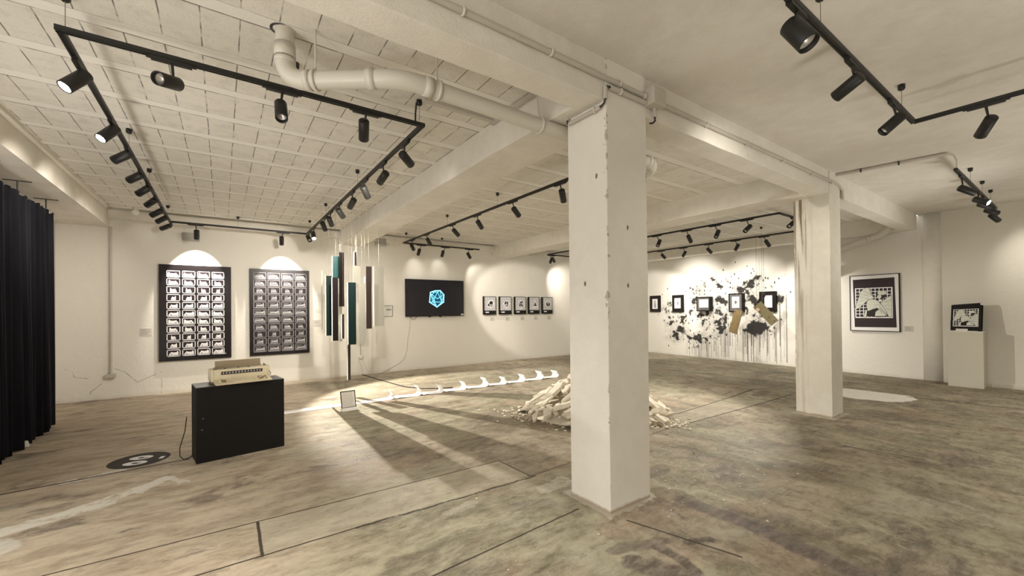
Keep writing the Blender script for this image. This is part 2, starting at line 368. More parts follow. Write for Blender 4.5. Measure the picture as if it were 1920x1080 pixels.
def tag(o, label, cat, group=None, kind=None):
    o['label'] = label
    if cat: o['category'] = cat
    if group: o['group'] = group
    if kind: o['kind'] = kind
    return o
def struct(o, label=None):
    o['kind'] = 'structure'
    if label: o['label'] = label
    return o
def thing(name, label, cat, loc=(0, 0, 0), rot=(0, 0, 0), group=None):
    o = bpy.data.objects.new(name, None); o.empty_display_size = 0.1; COL.objects.link(o)
    o.location = loc; o.rotation_euler = rot
    return tag(o, label, cat, group)
def dup(root, label):
    r = root.copy(); COL.objects.link(r); r['label'] = label
    for ch in list(root.children):
        c = ch.copy(); COL.objects.link(c); c.parent = r
        for g in list(ch.children):
            d = g.copy(); COL.objects.link(d); d.parent = c
    return r

class Print2D:
    """flat artwork: polygons in metres on a plane, drawn in layers 0.4 mm apart"""
    def __init__(s, org, u, v, nrm): s.o = Vector(org); s.u = Vector(u); s.vv = Vector(v); s.n = Vector(nrm); s.mb = MB(); s.layer = 0
    def P(s, x, y, d=0.0): return s.o+s.u*x+s.vv*y+s.n*(d+0.0004*s.layer)
    def poly(s, pts, mi): s.mb.add([s.P(x, y) for x, y in pts], [tuple(range(len(pts)))], mi)
    def rect(s, x0, y0, x1, y1, mi): s.poly([(x0, y0), (x1, y0), (x1, y1), (x0, y1)], mi)
    def line(s, a, b, w, mi):
        a = Vector(a); b = Vector(b); d = (b-a).normalized(); q = Vector((-d.y, d.x))*w/2
        s.poly([tuple(a-q-d*w/2), tuple(b-q+d*w/2), tuple(b+q+d*w/2), tuple(a+q-d*w/2)], mi)
    def ring(s, pts, w, mi):
        for i in range(len(pts)): s.line(pts[i], pts[(i+1) % len(pts)], w, mi)
    def ell(s, cx, cy, rx, ry, mi, n=24): s.poly([(cx+rx*math.cos(2*math.pi*k/n), cy+ry*math.sin(2*math.pi*k/n)) for k in range(n)], mi)

# ------------------------------------------------------------------ materials
M_CEIL = tiled_ceiling('hollow_block_ceiling', 0.222)
M_CEIL2 = tiled_ceiling('hollow_block_ceiling_wide', 0.87, jitter=0.35, dark=0.8)
M_CEILR = plaster('smooth_ceiling', (0.66, 0.625, 0.56), (0.75, 0.72, 0.65), 0.35, 0.35, fine=90.0)
M_BEAM = plaster('painted_beam', (0.72, 0.69, 0.62), (0.82, 0.79, 0.72), 0.35, 0.5)
M_COLUMN = plaster('painted_column', (0.76, 0.735, 0.67), (0.82, 0.80, 0.74), 0.18, 0.35, chips=((2.475, 2.203, 1.0), (2.975, 2.203, 0.35)), chips_dots=((2.719, 2.203, 2.267), (2.717, 2.203, 1.794), (2.475, 2.453, 1.815), (2.475, 2.314, 2.678)))
M_COLSTAIN = plaster('stained_column', (0.70, 0.67, 0.59), (0.78, 0.755, 0.68), 0.22, 0.5, streaks=True, chips=((7.175, 2.66, 0.7), (7.175, 2.20, 0.2)))
M_FLOOR = floor_material()
M_WHITE = simple('white_gloss', (0.78, 0.76, 0.71), 0.45, var=0.03)
M_PVC = simple('pvc_white', (0.62, 0.595, 0.525), 0.35, var=0.04, nscale=4)
M_GREYPLASTIC = simple('grey_conduit', (0.50, 0.47, 0.41), 0.5, var=0.06)
M_METAL = simple('dull_steel', (0.35, 0.33, 0.30), 0.4, 0.8)
M_BLACK = simple('black_satin', (0.016, 0.015, 0.014), 0.42, var=0.15, spec=0.1)
M_BLACKLAMP = simple('black_powder_coat', (0.012, 0.0115, 0.011), 0.5, var=0.1)
M_PLINTH = simple('black_plinth', (0.008, 0.0075, 0.0072), 0.55, var=0.25, nscale=6, spec=0.2)
M_PLINTHTOP = simple('black_plinth_top', (0.06, 0.06, 0.062), 0.32, var=0.2, nscale=6)
M_REFLECT = simple('lamp_reflector', (0.62, 0.60, 0.56), 0.25, 0.6)
M_GLOW = simple('lamp_glow', (1, 1, 1), 0.3, emit=(1.0, 0.95, 0.86), estr=22.0)
M_CREAM = simple('aged_cream_plastic', (0.60, 0.53, 0.37), 0.5, var=0.06, nscale=12)
M_CREAMKEY = simple('key_cream', (0.66, 0.60, 0.44), 0.45, var=0.04)
M_KEYDARK = simple('key_brown', (0.22, 0.17, 0.10), 0.5)
M_BROWNLID = simple('smoked_brown_lid', (0.26, 0.205, 0.125), 0.35)
M_DARKSLOT = simple('dark_slot', (0.045, 0.035, 0.03), 0.4)
M_PAPER = simple('printer_paper', (0.86, 0.85, 0.83), 0.75, var=0.02)
M_INKBLACK = simple('print_black', (0.014, 0.011, 0.012), 0.30, var=0.1, spec=0.25)
M_INKPURPLE = simple('print_aubergine', (0.030, 0.020, 0.023), 0.45, var=0.15, spec=0.2)
M_INKWHITE = simple('print_white', (0.86, 0.85, 0.86), 0.5, var=0.04)
M_INKGREY = simple('print_grey', (0.36, 0.35, 0.36), 0.5, var=0.1)
M_INKDGREY = simple('print_dark_grey', (0.12, 0.115, 0.12), 0.5, var=0.1)
M_INKRED = simple('print_red', (0.22, 0.02, 0.02), 0.4)
M_STATUE = simple('print_statue', (0.66, 0.68, 0.60), 0.5, var=0.25, nscale=26)
M_SCREEN = simple('screen_black', (0.010, 0.009, 0.016), 0.22, coat=0.3, var=0.1)
M_CYAN = simple('screen_cyan', (0.02, 0.1, 0.14), 0.5, emit=(0.20, 0.70, 0.92), estr=0.75)
M_CYAN2 = simple('screen_pale_cyan', (0.05, 0.15, 0.2), 0.5, emit=(0.5, 0.85, 1.0), estr=0.7)
M_TEAL = simple('screen_teal', (0.0, 0.015, 0.03), 0.5, emit=(0.004, 0.07, 0.14), estr=0.5)
M_TEALBOARD = simple('teal_board', (0.018, 0.075, 0.068), 0.35, var=0.15, spec=0.1)
M_DARKTEAL = simple('dark_teal_board', (0.007, 0.017, 0.016), 0.4, var=0.2, spec=0.1)
M_DARKBOARD = simple('dark_board', (0.011, 0.008, 0.008), 0.4, var=0.2, spec=0.1)
M_BROWNBOARD = simple('brown_black_board', (0.032, 0.023, 0.020), 0.4, var=0.2, spec=0.1)
M_PALEBOARD = simple('pale_board', (0.46, 0.44, 0.37), 0.6, var=0.04)
M_DULLBOARD = simple('dull_pale_board', (0.27, 0.26, 0.215), 0.7, var=0.04)
M_WHITEEDGE = simple('white_board_edge', (0.78, 0.76, 0.70), 0.6, var=0.03)
M_CARDBOARD = simple('ochre_board', (0.27, 0.20, 0.09), 0.7, var=0.3, nscale=9)
M_CARDOLIVE = simple('olive_board', (0.22, 0.19, 0.10), 0.7, var=0.2, nscale=9)
M_PINKCARD = simple('pink_label', (0.60, 0.42, 0.32), 0.7)
M_STICKER = simple('floor_sticker_black', (0.045, 0.04, 0.037), 0.55, var=0.2, nscale=8, spec=0.1)
M_LABEL = simple('label_card', (0.62, 0.59, 0.53), 0.6, var=0.03)
M_LABELTXT = simple('label_text', (0.30, 0.28, 0.25), 0.6)
M_CABLE = simple('black_cable', (0.03, 0.027, 0.024), 0.6)
M_WIRE = simple('thin_wire', (0.22, 0.20, 0.17), 0.5, 0.3)
M_CLEAR = simple('acrylic', (0.72, 0.72, 0.68), 0.2)
M_PEDWHITE = simple('white_plinth', (0.60, 0.58, 0.49), 0.7, var=0.03, nscale=4)
M_PLASTER = simple('broken_plaster', (0.76, 0.70, 0.58), 0.9, var=0.14, nscale=14)
M_GREYBOX = simple('grey_speaker_plastic', (0.42, 0.41, 0.37), 0.6)
def curtain_mat():
    n = NB('black_velvet', 0.95)
    f = n.noise(3.0, 4.0, vec=n.vm('MULTIPLY', n.P, (1, 6, 0.4)))
    n.color(n.mix(f, (0.004, 0.004, 0.007), (0.014, 0.014, 0.017)))
    n.bsdf.inputs['Sheen Weight'].default_value = 0.05
    n.bsdf.inputs['Specular IOR Level'].default_value = 0.1
    return n.mat
M_CURTAIN = curtain_mat()

def wall_mat(name, a, b, cracks=(), ink=False, purple=False):
    n = NB(name, 0.92)
    mid = n.noise(3.0, 6.0, 0.65); big = n.noise(0.6, 4.0)
    c = n.mix(n.m('ADD', n.m('MULTIPLY', big, 0.5), n.m('MULTIPLY', mid, 0.5)), a, b)
    sp = n.noise(7.0, 8.0, 0.85)
    c = n.mix(n.map(sp, 0.735, 0.78, 0, 0.5), c, (0.25, 0.22, 0.18))
    x, y, z = n.sep(n.P)[0:3]
    low_tone = n.map(n.m('ADD', z, n.m('MULTIPLY', mid, 0.15)), 0.05, 0.17, 0.30, 0.0)  # darker brown tint towards the foot of the wall
    c = n.mix(low_tone, c, (0.34, 0.29, 0.22))
    if cracks:
        Q = n.comb(x, z, 0.0)
        Qw = n.vm('ADD', Q, n.vm('SCALE', n.vm('SUBTRACT', n.noise(6.0, 4.0, color=True), (0.5, 0.5, 0.5)), None, 0.05))
        msk = None
        for a_, b_, w in cracks:
            k = n.seg(Qw, a_, b_, w); msk = k if msk is None else n.m('MAXIMUM', msk, k)
        c = n.mix(n.m('MULTIPLY', msk, 0.6), c, (0.16, 0.13, 0.10))
    if ink:
        at = n.N.new('ShaderNodeAttribute'); at.attribute_name = 'ink'
        c = n.mix(at.outputs['Fac'], c, (0.020, 0.018, 0.017))
    n.color(c)
    fn = n.noise(45.0, 4.0, 0.6)
    n.bump(n.m('ADD', n.m('MULTIPLY', fn, 0.5), n.m('MULTIPLY', n.noise(14.0, 3.0), 0.8)), 0.30, 0.02)
    return n.mat
CR = [((-1.68, 0.56), (-1.54, 0.49), 0.008), ((-1.54, 0.49), (-1.36, 0.27), 0.008), ((-1.36, 0.27), (-1.09, 0.40), 0.008),
      ((-2.0, 0.16), (-1.85, 0.30), 0.009), ((-2.03, 0.0), (-2.0, 0.16), 0.008), ((-2.34, 0.6), (-2.24, 0.56), 0.007), ((-2.24, 0.56), (-2.22, 0.46), 0.008), ((-2.22, 0.46), (-2.02, 0.41), 0.007), ((-1.006, 0.45), (-1.0, 0.0), 0.007)]
M_WALLB = wall_mat('back_wall_paint', (0.72, 0.69, 0.62), (0.81, 0.785, 0.72), CR)
M_WALLC = wall_mat('right_wall_paint', (0.78, 0.76, 0.70), (0.84, 0.82, 0.77), ink=True)
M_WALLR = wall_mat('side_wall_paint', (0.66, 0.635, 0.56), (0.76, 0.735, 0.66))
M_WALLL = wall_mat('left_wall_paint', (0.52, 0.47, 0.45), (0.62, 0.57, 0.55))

# ------------------------------------------------------------------ the room
ZC, ZB = 3.58, 3.25
struct(MB().box((-2.7, -4.2, -0.12), (13.4, 11.1, 0.0)).build('floor', M_FLOOR), 'worn mottled concrete floor with saw cuts, cracks and paint stains')
struct(MB().box((-1.75, 2.45, ZC), (2.6, 10.34, ZC+0.1)).build('ceiling', M_CEIL), 'white ceiling of small square hollow blocks between concrete joists')
struct(MB().box((2.6, 2.45, ZC), (7.05, 10.34, ZC+0.1)).build('ceiling', M_CEIL2), 'white block ceiling in the middle bay behind the first cross beam')
struct(MB().box((7.05, 2.45, ZC), (13.2, 10.34, ZC+0.1)).build('ceiling', M_CEIL2), 'white block ceiling in the far bay')
struct(MB().box((-2.7, -4.2, ZC), (13.4, 2.22, ZC+0.1)).build('ceiling', M_CEILR), 'smooth greyish plaster ceiling right of the long beam')
struct(MB().box((-1.75, 10.3, ZC+0.16), (13.2, 11.0, ZC+0.28)).build('trim_1', M_BEAM), 'recess above the back wall')
struct(MB().box((-1.75, 10.30, ZC-0.02), (13.2, 10.345, ZC+0.2)).build('trim_2', M_BEAM), 'edge of the block ceiling at the back wall')
struct(MB().box((-1.8, 10.60, ZC-0.18), (12.9, 10.76, ZC-0.02)).build('trim_3', M_BEAM), 'ledge at the head of the back wall')
struct(MB().box((-2.7, 10.75, 0), (13.2, 10.95, ZC+0.25)).build('wall_back', M_WALLB), 'white painted textured back wall')
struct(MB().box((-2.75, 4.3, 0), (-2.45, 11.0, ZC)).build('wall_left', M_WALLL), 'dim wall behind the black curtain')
struct(MB().box((-2.7, -4.4, 0), (13.4, -4.2, ZC)).build('wall_front', M_WALLR), 'wall behind the photographer')
struct(MB().box((-2.5, 2.3, ZB), (-1.74, 10.76, ZC+0.1)).build('beam', M_BEAM), 'deep beam and soffit above the black curtain')
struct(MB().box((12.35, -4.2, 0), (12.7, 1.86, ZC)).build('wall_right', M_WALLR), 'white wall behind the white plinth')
struct(MB().box((12.44, -4.2, 0.0), (12.36, 1.80, 0.10)).box((12.32, -4.2, 0), (12.36, 1.2, 0.085)).build('baseboard_right', M_WALLR), 'low skirting at the foot of the side wall')
# long beam, its surface slightly uneven
def rough_bar(name, lo, hi, axis, mat, label, amp=0.005, step=0.12, seed=1):
    r = random.Random(seed); a = axis; o1, o2 = [i for i in range(3) if i != a]
    n = max(2, int((hi[a]-lo[a])/step)); vs = []; fs = []
    for i in range(n+1):
        t = lo[a]+(hi[a]-lo[a])*i/n
        for (p, q) in ((0, 0), (1, 0), (1, 1), (0, 1)):
            v = [0, 0, 0]; v[a] = t
            v[o1] = (lo, hi)[p][o1]+(r.uniform(-amp, amp) if 0 < i < n else 0); v[o2] = (lo, hi)[q][o2]+(r.uniform(-amp, amp) if 0 < i < n else 0)
            vs.append(v)
    for i in range(n):
        for k in range(4): fs.append((i*4+k, i*4+(k+1) % 4, (i+1)*4+(k+1) % 4, (i+1)*4+k))
    fs += [(0, 1, 2, 3), (n*4, n*4+3, n*4+2, n*4+1)]
    o = MB().add(vs, fs).build(name, mat)
    md = o.modifiers.new('bevel', 'BEVEL'); md.width = 0.006; md.segments = 2; md.limit_method = 'ANGLE'; md.angle_limit = R(50)
    return struct(o, label)
rough_bar('beam', (-2.45, 2.21, ZB), (12.25, 2.46, ZC+0.05), 0, M_BEAM, 'long concrete beam with conduit running through both columns', 0.003, 0.2, 1)
rough_bar('beam', (2.34, 2.44, ZB), (2.87, 10.76, ZC+0.03), 1, M_BEAM, 'cross beam meeting the near column', 0.004, 0.25, 2)
rough_bar('beam', (6.80, 2.44, ZB-0.02), (7.33, 10.76, ZC+0.03), 1, M_BEAM, 'second cross beam meeting the far column', 0.004, 0.25, 3)
rough_bar('beam', (12.0, 2.44, ZB+0.02), (12.35, 10.7, ZC+0.03), 1, M_BEAM, 'beam along the splattered wall', 0.004, 0.25, 4)
rough_bar('beam', (-1.74, 2.3, ZC-0.05), (-1.69, 10.3, ZC+0.01), 1, M_BEAM, 'plaster fillet along the left beam', 0.004, 0.2, 5)
rough_bar('column', (2.475, 2.203, -0.01), (2.975, 2.645, ZC+0.02), 2, M_COLUMN, 'near square white concrete column', 0.0018, 0.5, 6)
rough_bar('column', (7.175, 2.200, -0.01), (7.60, 2.66, ZC+0.02), 2, M_COLSTAIN, 'farther square concrete column with rust streaks', 0.0018, 0.5, 7)
# round-cornered pilaster
pts = []
for k in range(13):
    a = -math.pi/2-math.pi*k/12 + 0.0
    pts.append((12.44+0.17*math.cos(a), 2.0+0.17*math.sin(a)))
pts = [(12.7, 1.83)]+pts+[(12.7, 2.17)]
o = MB().prism(pts, 0, ZC).build('column', M_COLUMN); struct(o, 'round-nosed pilaster between the two right walls')
for p in o.data.polygons: p.use_smooth = len(p.vertices) == 4

# right wall with the ink splatter: a fine grid so the ink is laid on the wall itself
Y0, Y1, Z0, Z1 = 2.1, 10.78, 0.0, ZC
st = 0.016
ny = int((Y1-Y0)/st); nz = int((Z1-Z0)/st)
ys = np.linspace(Y0, Y1, ny+1); zs = np.linspace(Z0, Z1, nz+1)
YY, ZZ = np.meshgrid(ys, zs, indexing='ij')
def wx(y): return 12.43+0.066*(y-2.2)
co = np.stack([wx(YY), YY, ZZ], -1).reshape(-1, 3)
idx = np.arange((ny+1)*(nz+1)).reshape(ny+1, nz+1)
F = np.stack([idx[:-1, :-1], idx[:-1, 1:], idx[1:, 1:], idx[1:, :-1]], -1).reshape(-1, 4)
me = bpy.data.meshes.new('wall_far'); me.vertices.add(len(co)); me.vertices.foreach_set('co', co.ravel())
me.loops.add(F.size); me.loops.foreach_set('vertex_index', F.ravel()); me.polygons.add(len(F))
me.polygons.foreach_set('loop_start', np.arange(0, F.size, 4)); me.polygons.foreach_set('loop_total', np.full(len(F), 4)); me.update()
INK = [(7.0, 2.5, 0.09, 0.5), (6.83, 2.26, 0.11, 0.6), (7.27, 2.31, 0.09, 0.4), (7.64, 2.2, 0.16, 0.6), (7.83, 2.13, 0.1, 0.4), (7.64, 1.83, 0.12, 0.9), (6.73, 1.84, 0.12, 0.8), (6.67, 1.76, 0.11, 0.7), (6.82, 1.45, 0.11, 0.6), (6.6, 1.34, 0.11, 0.5), (7.46, 1.4, 0.08, 0.8), (7.22, 1.42, 0.1, 0.6), (7.71, 1.48, 0.09, 0.5), (8.04, 1.29, 0.13, 0.6), (8.24, 1.26, 0.1, 0.5), (8.19, 1.15, 0.05, 0.9), (8.58, 1.11, 0.09, 0.8), (8.58, 1.3, 0.07, 0.5), (8.75, 1.45, 0.07, 0.6), (8.82, 1.61, 0.05, 0.7), (8.57, 1.76, 0.07, 0.5), (8.21, 0.88, 0.12, 0.95), (8.08, 0.82, 0.08, 0.7), (8.55, 0.82, 0.09, 0.6), (8.41, 0.64, 0.12, 0.9), (8.77, 0.58, 0.07, 0.4), (7.85, 0.65, 0.08, 0.9), (7.69, 0.6, 0.11, 0.9), (7.54, 0.56, 0.09, 0.95), (7.45, 0.67, 0.09, 0.8), (7.06, 0.69, 0.07, 0.7), (7.24, 0.45, 0.06, 0.6), (7.17, 0.6, 0.06, 0.6), (7.67, 0.34, 0.08, 0.4), (6.85, 1.12, 0.11, 0.9), (6.77, 0.95, 0.13, 0.9), (6.91, 0.95, 0.06, 0.7), (6.65, 1.12, 0.08, 0.6), (6.6, 1.23, 0.08, 0.7), (7.35, 1.17, 0.12, 0.5), (7.5, 1.1, 0.09, 0.4), (6.08, 2.14, 0.13, 0.6), (5.98, 2.06, 0.08, 0.6), (5.93, 2.35, 0.06, 0.7), (5.83, 2.25, 0.09, 0.8), (5.73, 2.33, 0.07, 0.8), (5.6, 2.43, 0.08, 0.85), (5.53, 2.5, 0.06, 0.8), (5.83, 1.87, 0.12, 0.8), (5.78, 1.79, 0.07, 0.8), (5.94, 1.58, 0.06, 0.6), (5.96, 1.45, 0.06, 0.7), (5.71, 1.35, 0.1, 0.7), (5.81, 1.35, 0.07, 0.5), (6.02, 0.98, 0.06, 0.95), (5.92, 0.98, 0.06, 0.8), (5.7, 1.01, 0.17, 1.0), (5.48, 1.04, 0.07, 0.8), (5.38, 1.05, 0.06, 0.95), (5.32, 0.97, 0.04, 0.8), (5.05, 1.85, 0.07, 0.95), (5.23, 2.18, 0.06, 0.5), (6.53, 2.46, 0.08, 0.4)]
def vnoise(Y, Z, s, seed):
    r = np.random.default_rng(seed); g = r.random((96, 96)); a = Y*s % 95; b = Z*s % 95
    i = a.astype(int); j = b.astype(int); fa = a-i; fb = b-j; fa = fa*fa*(3-2*fa); fb = fb*fb*(3-2*fb)
    return (g[i, j]*(1-fa)+g[i+1, j]*fa)*(1-fb)+(g[i, j+1]*(1-fa)+g[i+1, j+1]*fa)*fb
dY = (vnoise(YY, ZZ, 6, 1)-.5)*.20+(vnoise(YY, ZZ, 17, 2)-.5)*.10; dZ = (vnoise(YY, ZZ, 7, 3)-.5)*.13+(vnoise(YY, ZZ, 19, 4)-.5)*.07
field = np.zeros_like(YY); wide = np.zeros_like(YY)
for k, (cy, cz, rr, dd) in enumerate(INK):
    d = np.hypot((YY+dY-cy)/1.25, ZZ+dZ-cz)/(rr*1.0)
    field = np.maximum(field, dd*np.exp(-d*d*0.9)); wide = np.maximum(wide, dd*np.exp(-(d/1.9)**2))
d = np.hypot((YY+dY*0.4-5.7)/1.1, ZZ+dZ*0.4-1.01)/0.20; field = np.maximum(field, np.clip(1.6-d, 0, 1))
n1 = vnoise(YY, ZZ, 11, 5); n2 = vnoise(YY, ZZ, 29, 6); n3 = vnoise(YY, ZZ, 50, 7)
t_ = np.clip((field+0.55*(n1-.5)+0.35*(n2-.5)-0.17)/0.40, 0, 1)
ink = t_*t_*(3-2*t_)*(0.45+0.6*field)
ink = np.maximum(ink, wide*0.42*np.clip(n2*1.5-0.1, 0, 1))
ink = ink*np.clip(wide*5-0.25, 0, 1)
ink = np.clip(ink+wide*0.5*np.clip((n3-.70)*5, 0, 1), 0, 0.97)
# streaky flecks
r2 = random.Random(11)
for k in range(230):
    cy, cz, rr, dd = INK[r2.randrange(len(INK))]
    y = cy+r2.gauss(0, 0.26); z = cz+r2.gauss(0, 0.2); s = r2.uniform(0.006, 0.020)
    i = int((y-Y0)/st); j = int((z-Z0)/st)
    if 2 < i < ny-3 and 2 < j < nz-3:
        ink[i, j] = max(ink[i, j], 0.85); 
        if s > 0.012: ink[i:i+2, j:j+r2.randint(2, 4)] = 0.8
# drips
for k in range(105):
    y = r2.uniform(4.95, 8.15) if k < 95 else r2.uniform(4.85, 6.2)
    nearb = [b for b in INK if abs(b[0]-y) < 0.25]
    top = (min(b[1] for b in nearb) if nearb else 1.2)+r2.uniform(-0.05, 0.25)
    end = r2.choice([0.02, 0.05, 0.1, 0.25, 0.45]) if r2.random() < 0.75 else r2.uniform(0.3, 0.9)
    if y > 7.7: end = max(end, 0.05)
    i = int((y-Y0)/st); dd = r2.uniform(0.22, 0.75)
    j0, j1 = int(end/st), int(top/st)
    if 1 < i < ny-2 and j1 > j0:
        ink[i, j0:j1] = np.maximum(ink[i, j0:j1], dd*(0.75+0.25*rng.random(j1-j0)))
ink = np.clip(ink*1.45, 0, 0.985)
at = me.attributes.new('ink', 'FLOAT', 'POINT'); at.data.foreach_set('value', ink.ravel().astype(np.float32))
me.materials.append(M_WALLC)
o = bpy.data.objects.new('wall_far', me); COL.objects.link(o); struct(o, 'white far right wall splattered with black ink and drips')
struct(MB().box((13.15, 2.1, 0), (13.3, 10.95, ZC)).build('wall_far_backing', M_WALLC))
# raised white plaster panel round the angel print
def cpt(y, d): return wx(y)-d

# ------------------------------------------------------------------ conduits and pipes
def clip_ring(mb, p, axis, r):
    mb.lathe([(-0.008, r), (-0.008, r+0.008), (0.008, r+0.008), (0.008, r)], p, axis, 16)
t = thing('conduit', 'painted grey conduit clipped along the long beam left of the junction box', 'conduit', (0, 0, 0))
MB().tube([(-1.5, 2.188, 3.43), (2.93, 2.188, 3.405)], 0.020).build('pipe', M_GREYPLASTIC, t)
for x in (0.5, 1.2, 1.9, 2.62):
    b = MB(); clip_ring(b, (x, 2.188, 3.413), (1, 0, 0), 0.020); b.build('clip', M_PVC, t)
t = thing('conduit', 'painted grey conduit clipped along the long beam right of the junction box', 'conduit', (0, 0, 0))
MB().tube([(3.12, 2.188, 3.40), (7.44, 2.188, 3.42), (7.56, 2.188, 3.40), (7.66, 2.188, 3.36), (7.66, 2.188, 3.22)], 0.019).build('pipe', M_GREYPLASTIC, t)
for x in (3.2, 3.9, 4.7, 5.6, 6.5, 7.2):
    b = MB(); clip_ring(b, (x, 2.188, 3.403), (1, 0, 0), 0.019); b.build('clip', M_PVC, t)
t = thing('conduit', 'grey conduit bent round the top of the near column', 'conduit', (0, 0, 0))
MB().tube([(2.94, 2.18, 3.345), (2.50, 2.18, 3.345)], 0.019).build('pipe', M_GREYPLASTIC, t)
MB().tube([(2.452, 2.19, 3.34), (2.452, 2.19, 3.245)], 0.017).build('pipe', M_GREYPLASTIC, t)
MB().tube([(2.452, 2.24, 3.20), (2.452, 2.60, 3.20)], 0.017).build('pipe', M_GREYPLASTIC, t)
MB().tube([(2.452, 2.62, 3.235), (2.452, 2.62, 3.33)], 0.020).build('pipe', M_GREYPLASTIC, t)
for cp in ([(2.50, 2.18, 3.345), (2.46, 2.185, 3.345), (2.452, 2.19, 3.34)], [(2.452, 2.19, 3.245), (2.45, 2.2, 3.215), (2.452, 2.24, 3.20)], [(2.452, 2.60, 3.20), (2.452, 2.62, 3.21), (2.452, 2.62, 3.235)]):
    MB().tube(cp, 0.008).build('cable', M_CABLE, t)
for p, ax in (((2.62, 2.18, 3.345), (1, 0, 0)), ((2.452, 2.30, 3.20), (0, 1, 0))):
    b = MB(); clip_ring(b, p, ax, 0.018); b.build('clip', M_PVC, t)
t = thing('junction_box', 'square grey junction box on the long beam right of the near column', 'junction box', (3.03, 2.17, 3.40))
MB().box((-0.085, -0.07, -0.075), (0.085, 0.04, 0.075)).build('box', M_GREYPLASTIC, t, bevel=0.012)
for gx in (-0.115, 0.085): MB().lathe([(0, 0.012), (0, 0.03), (0.03, 0.03), (0.03, 0.012)], (gx, 0.015, 0.0), (1, 0, 0)).build('gland', M_GREYPLASTIC, t)
MB().tube([(0.02, 0.0, -0.075), (0.02, 0.0, -0.15)], 0.015).build('stub', M_GREYPLASTIC, t)
MB().tube([(0.02, 0.0, -0.15), (0.025, 0.0, -0.18), (0.0, 0.005, -0.205), (-0.03, 0.012, -0.212)], 0.008).build('cable', M_CABLE, t)
t = thing('conduit', 'conduit crossing the smooth ceiling to the far short track', 'conduit', (0, 0, 0))
MB().tube([(7.45, 2.20, 3.555), (7.62, 1.08, 3.555)], 0.020).build('pipe', M_GREYPLASTIC, t)
MB().tube([(7.62, 1.08, 3.555), (7.66, 1.03, 3.53), (7.70, 1.01, 3.47), (7.71, 1.01, 3.37)], 0.008).build('cable', M_GREYPLASTIC, t)
for q in (0.25, 0.6):
    b = MB(); clip_ring(b, (7.45+0.17*q, 2.2-1.12*q, 3.555), (0.15, -1, 0), 0.02); b.build('clip', M_CABLE, t)
t = thing('cable_trunking', 'grey trunking on the block ceiling beside the white drain pipe', 'trunking', (0, 0, 0))
MB().box((1.53, 3.545, 3.545), (2.335, 3.60, 3.58)).build('channel', M_GREYPLASTIC, t, bevel=0.004)
MB().box((2.285, 2.80, 3.535), (2.335, 3.62, 3.575)).build('channel', M_GREYPLASTIC, t, bevel=0.004)
t = thing('riser_pipe', 'thin painted pipe down the back wall ending in a small box', 'pipe', (-1.72, 10.70, 0))
MB().tube([(0, 0, 0.47), (0, 0, 3.25)], 0.018).build('pipe', M_GREYPLASTIC, t)
MB().box((-0.07, -0.05, 0.40), (0.07, 0.05, 0.47)).lathe([(0, 0.03), (0.04, 0.03)], (0, 0, 0.46), (0, 0, 1)).build('end_box', M_GREYPLASTIC, t, bevel=0.006)
# white drain pipe hanging from the ceiling
def arc(p0, c, p1, n=8):
    p0, c, p1 = Vector(p0), Vector(c), Vector(p1)
    return [(1-s)**2*p0+2*s*(1-s)*c+s*s*p1 for s in [i/n for i in range(n+1)]]
t = thing('drain_pipe', 'white plastic drain pipe dropping from the block ceiling and passing behind the column', 'pipe', (0, 0, 0))
PR = 0.060
b = MB(); b.tube([(0.365, 3.25, 3.62), (0.365, 3.25, 3.40)], PR, 24)
b.tube(arc((0.365, 3.25, 3.36), (0.375, 3.25, 3.225), (0.49, 3.165, 3.222), 10), PR+0.004, 24)
b.tube([(0.49, 3.165, 3.222), (0.88, 2.885, 3.225)], PR, 24)
b.tube(arc((0.88, 2.885, 3.225), (1.02, 2.765, 3.225), (1.20, 2.765, 3.22), 10), PR+0.004, 24)
b.tube([(1.20, 2.765, 3.22), (3.70, 2.74, 3.165)], PR, 24)
b.tube(arc((3.70, 2.74, 3.165), (3.87, 2.74, 3.16), (3.90, 2.90, 3.12), 8), PR+0.003, 24)
b.tube([(3.90, 2.90, 3.12), (3.96, 3.42, 3.00)], PR, 24)
b.tube(arc((3.96, 3.42, 3.0), (3.97, 3.52, 2.98), (3.97, 3.54, 3.12), 8), PR+0.003, 24)
b.tube([(3.97, 3.54, 3.12), (3.97, 3.54, 3.60)], PR, 24)
b.build('pipe', M_PVC, t)
def collar(p, ax, r=PR, L=0.05):
    MB().lathe([(-L, r), (-L, r+0.009), (L, r+0.009), (L, r)], p, ax, 28).build('collar', M_PVC, t)
collar((0.365, 3.25, 3.42), (0, 0, 1)); collar((0.365, 3.25, 3.36), (0, 0, 1), L=0.02); collar((0.50, 3.158, 3.222), (0.81, -0.58, 0), L=0.02)
collar((0.86, 2.90, 3.225), (0.81, -0.58, 0), L=0.03); collar((1.22, 2.765, 3.22), (1, 0, 0), L=0.035); collar((3.72, 2.74, 3.165), (1, 0, 0), L=0.03); collar((3.905, 2.93, 3.115), (0.1, 1, -0.2), L=0.03)
for (p, ax, top) in (((0.54, 3.13, 3.222), (0.81, -0.58, 0), (0.54, 3.13, 3.58)), ((1.30, 2.765, 3.217), (1, 0, 0), (1.30, 2.80, 3.58)), ((2.25, 2.755, 3.197), (1, 0, 0), (2.25, 2.80, 3.58)), ((3.3, 2.745, 3.173), (1, 0, 0), (3.3, 2.745, 3.58))):
    c = MB().lathe([(-0.012, PR+0.001), (-0.012, PR+0.012), (0.012, PR+0.012), (0.012, PR+0.001)], p, ax, 28).build('clamp', M_PVC, t)
    MB().tube([(p[0], p[1], p[2]+PR+0.008), top], 0.006, 8).build('hanger_rod', M_PVC, c)
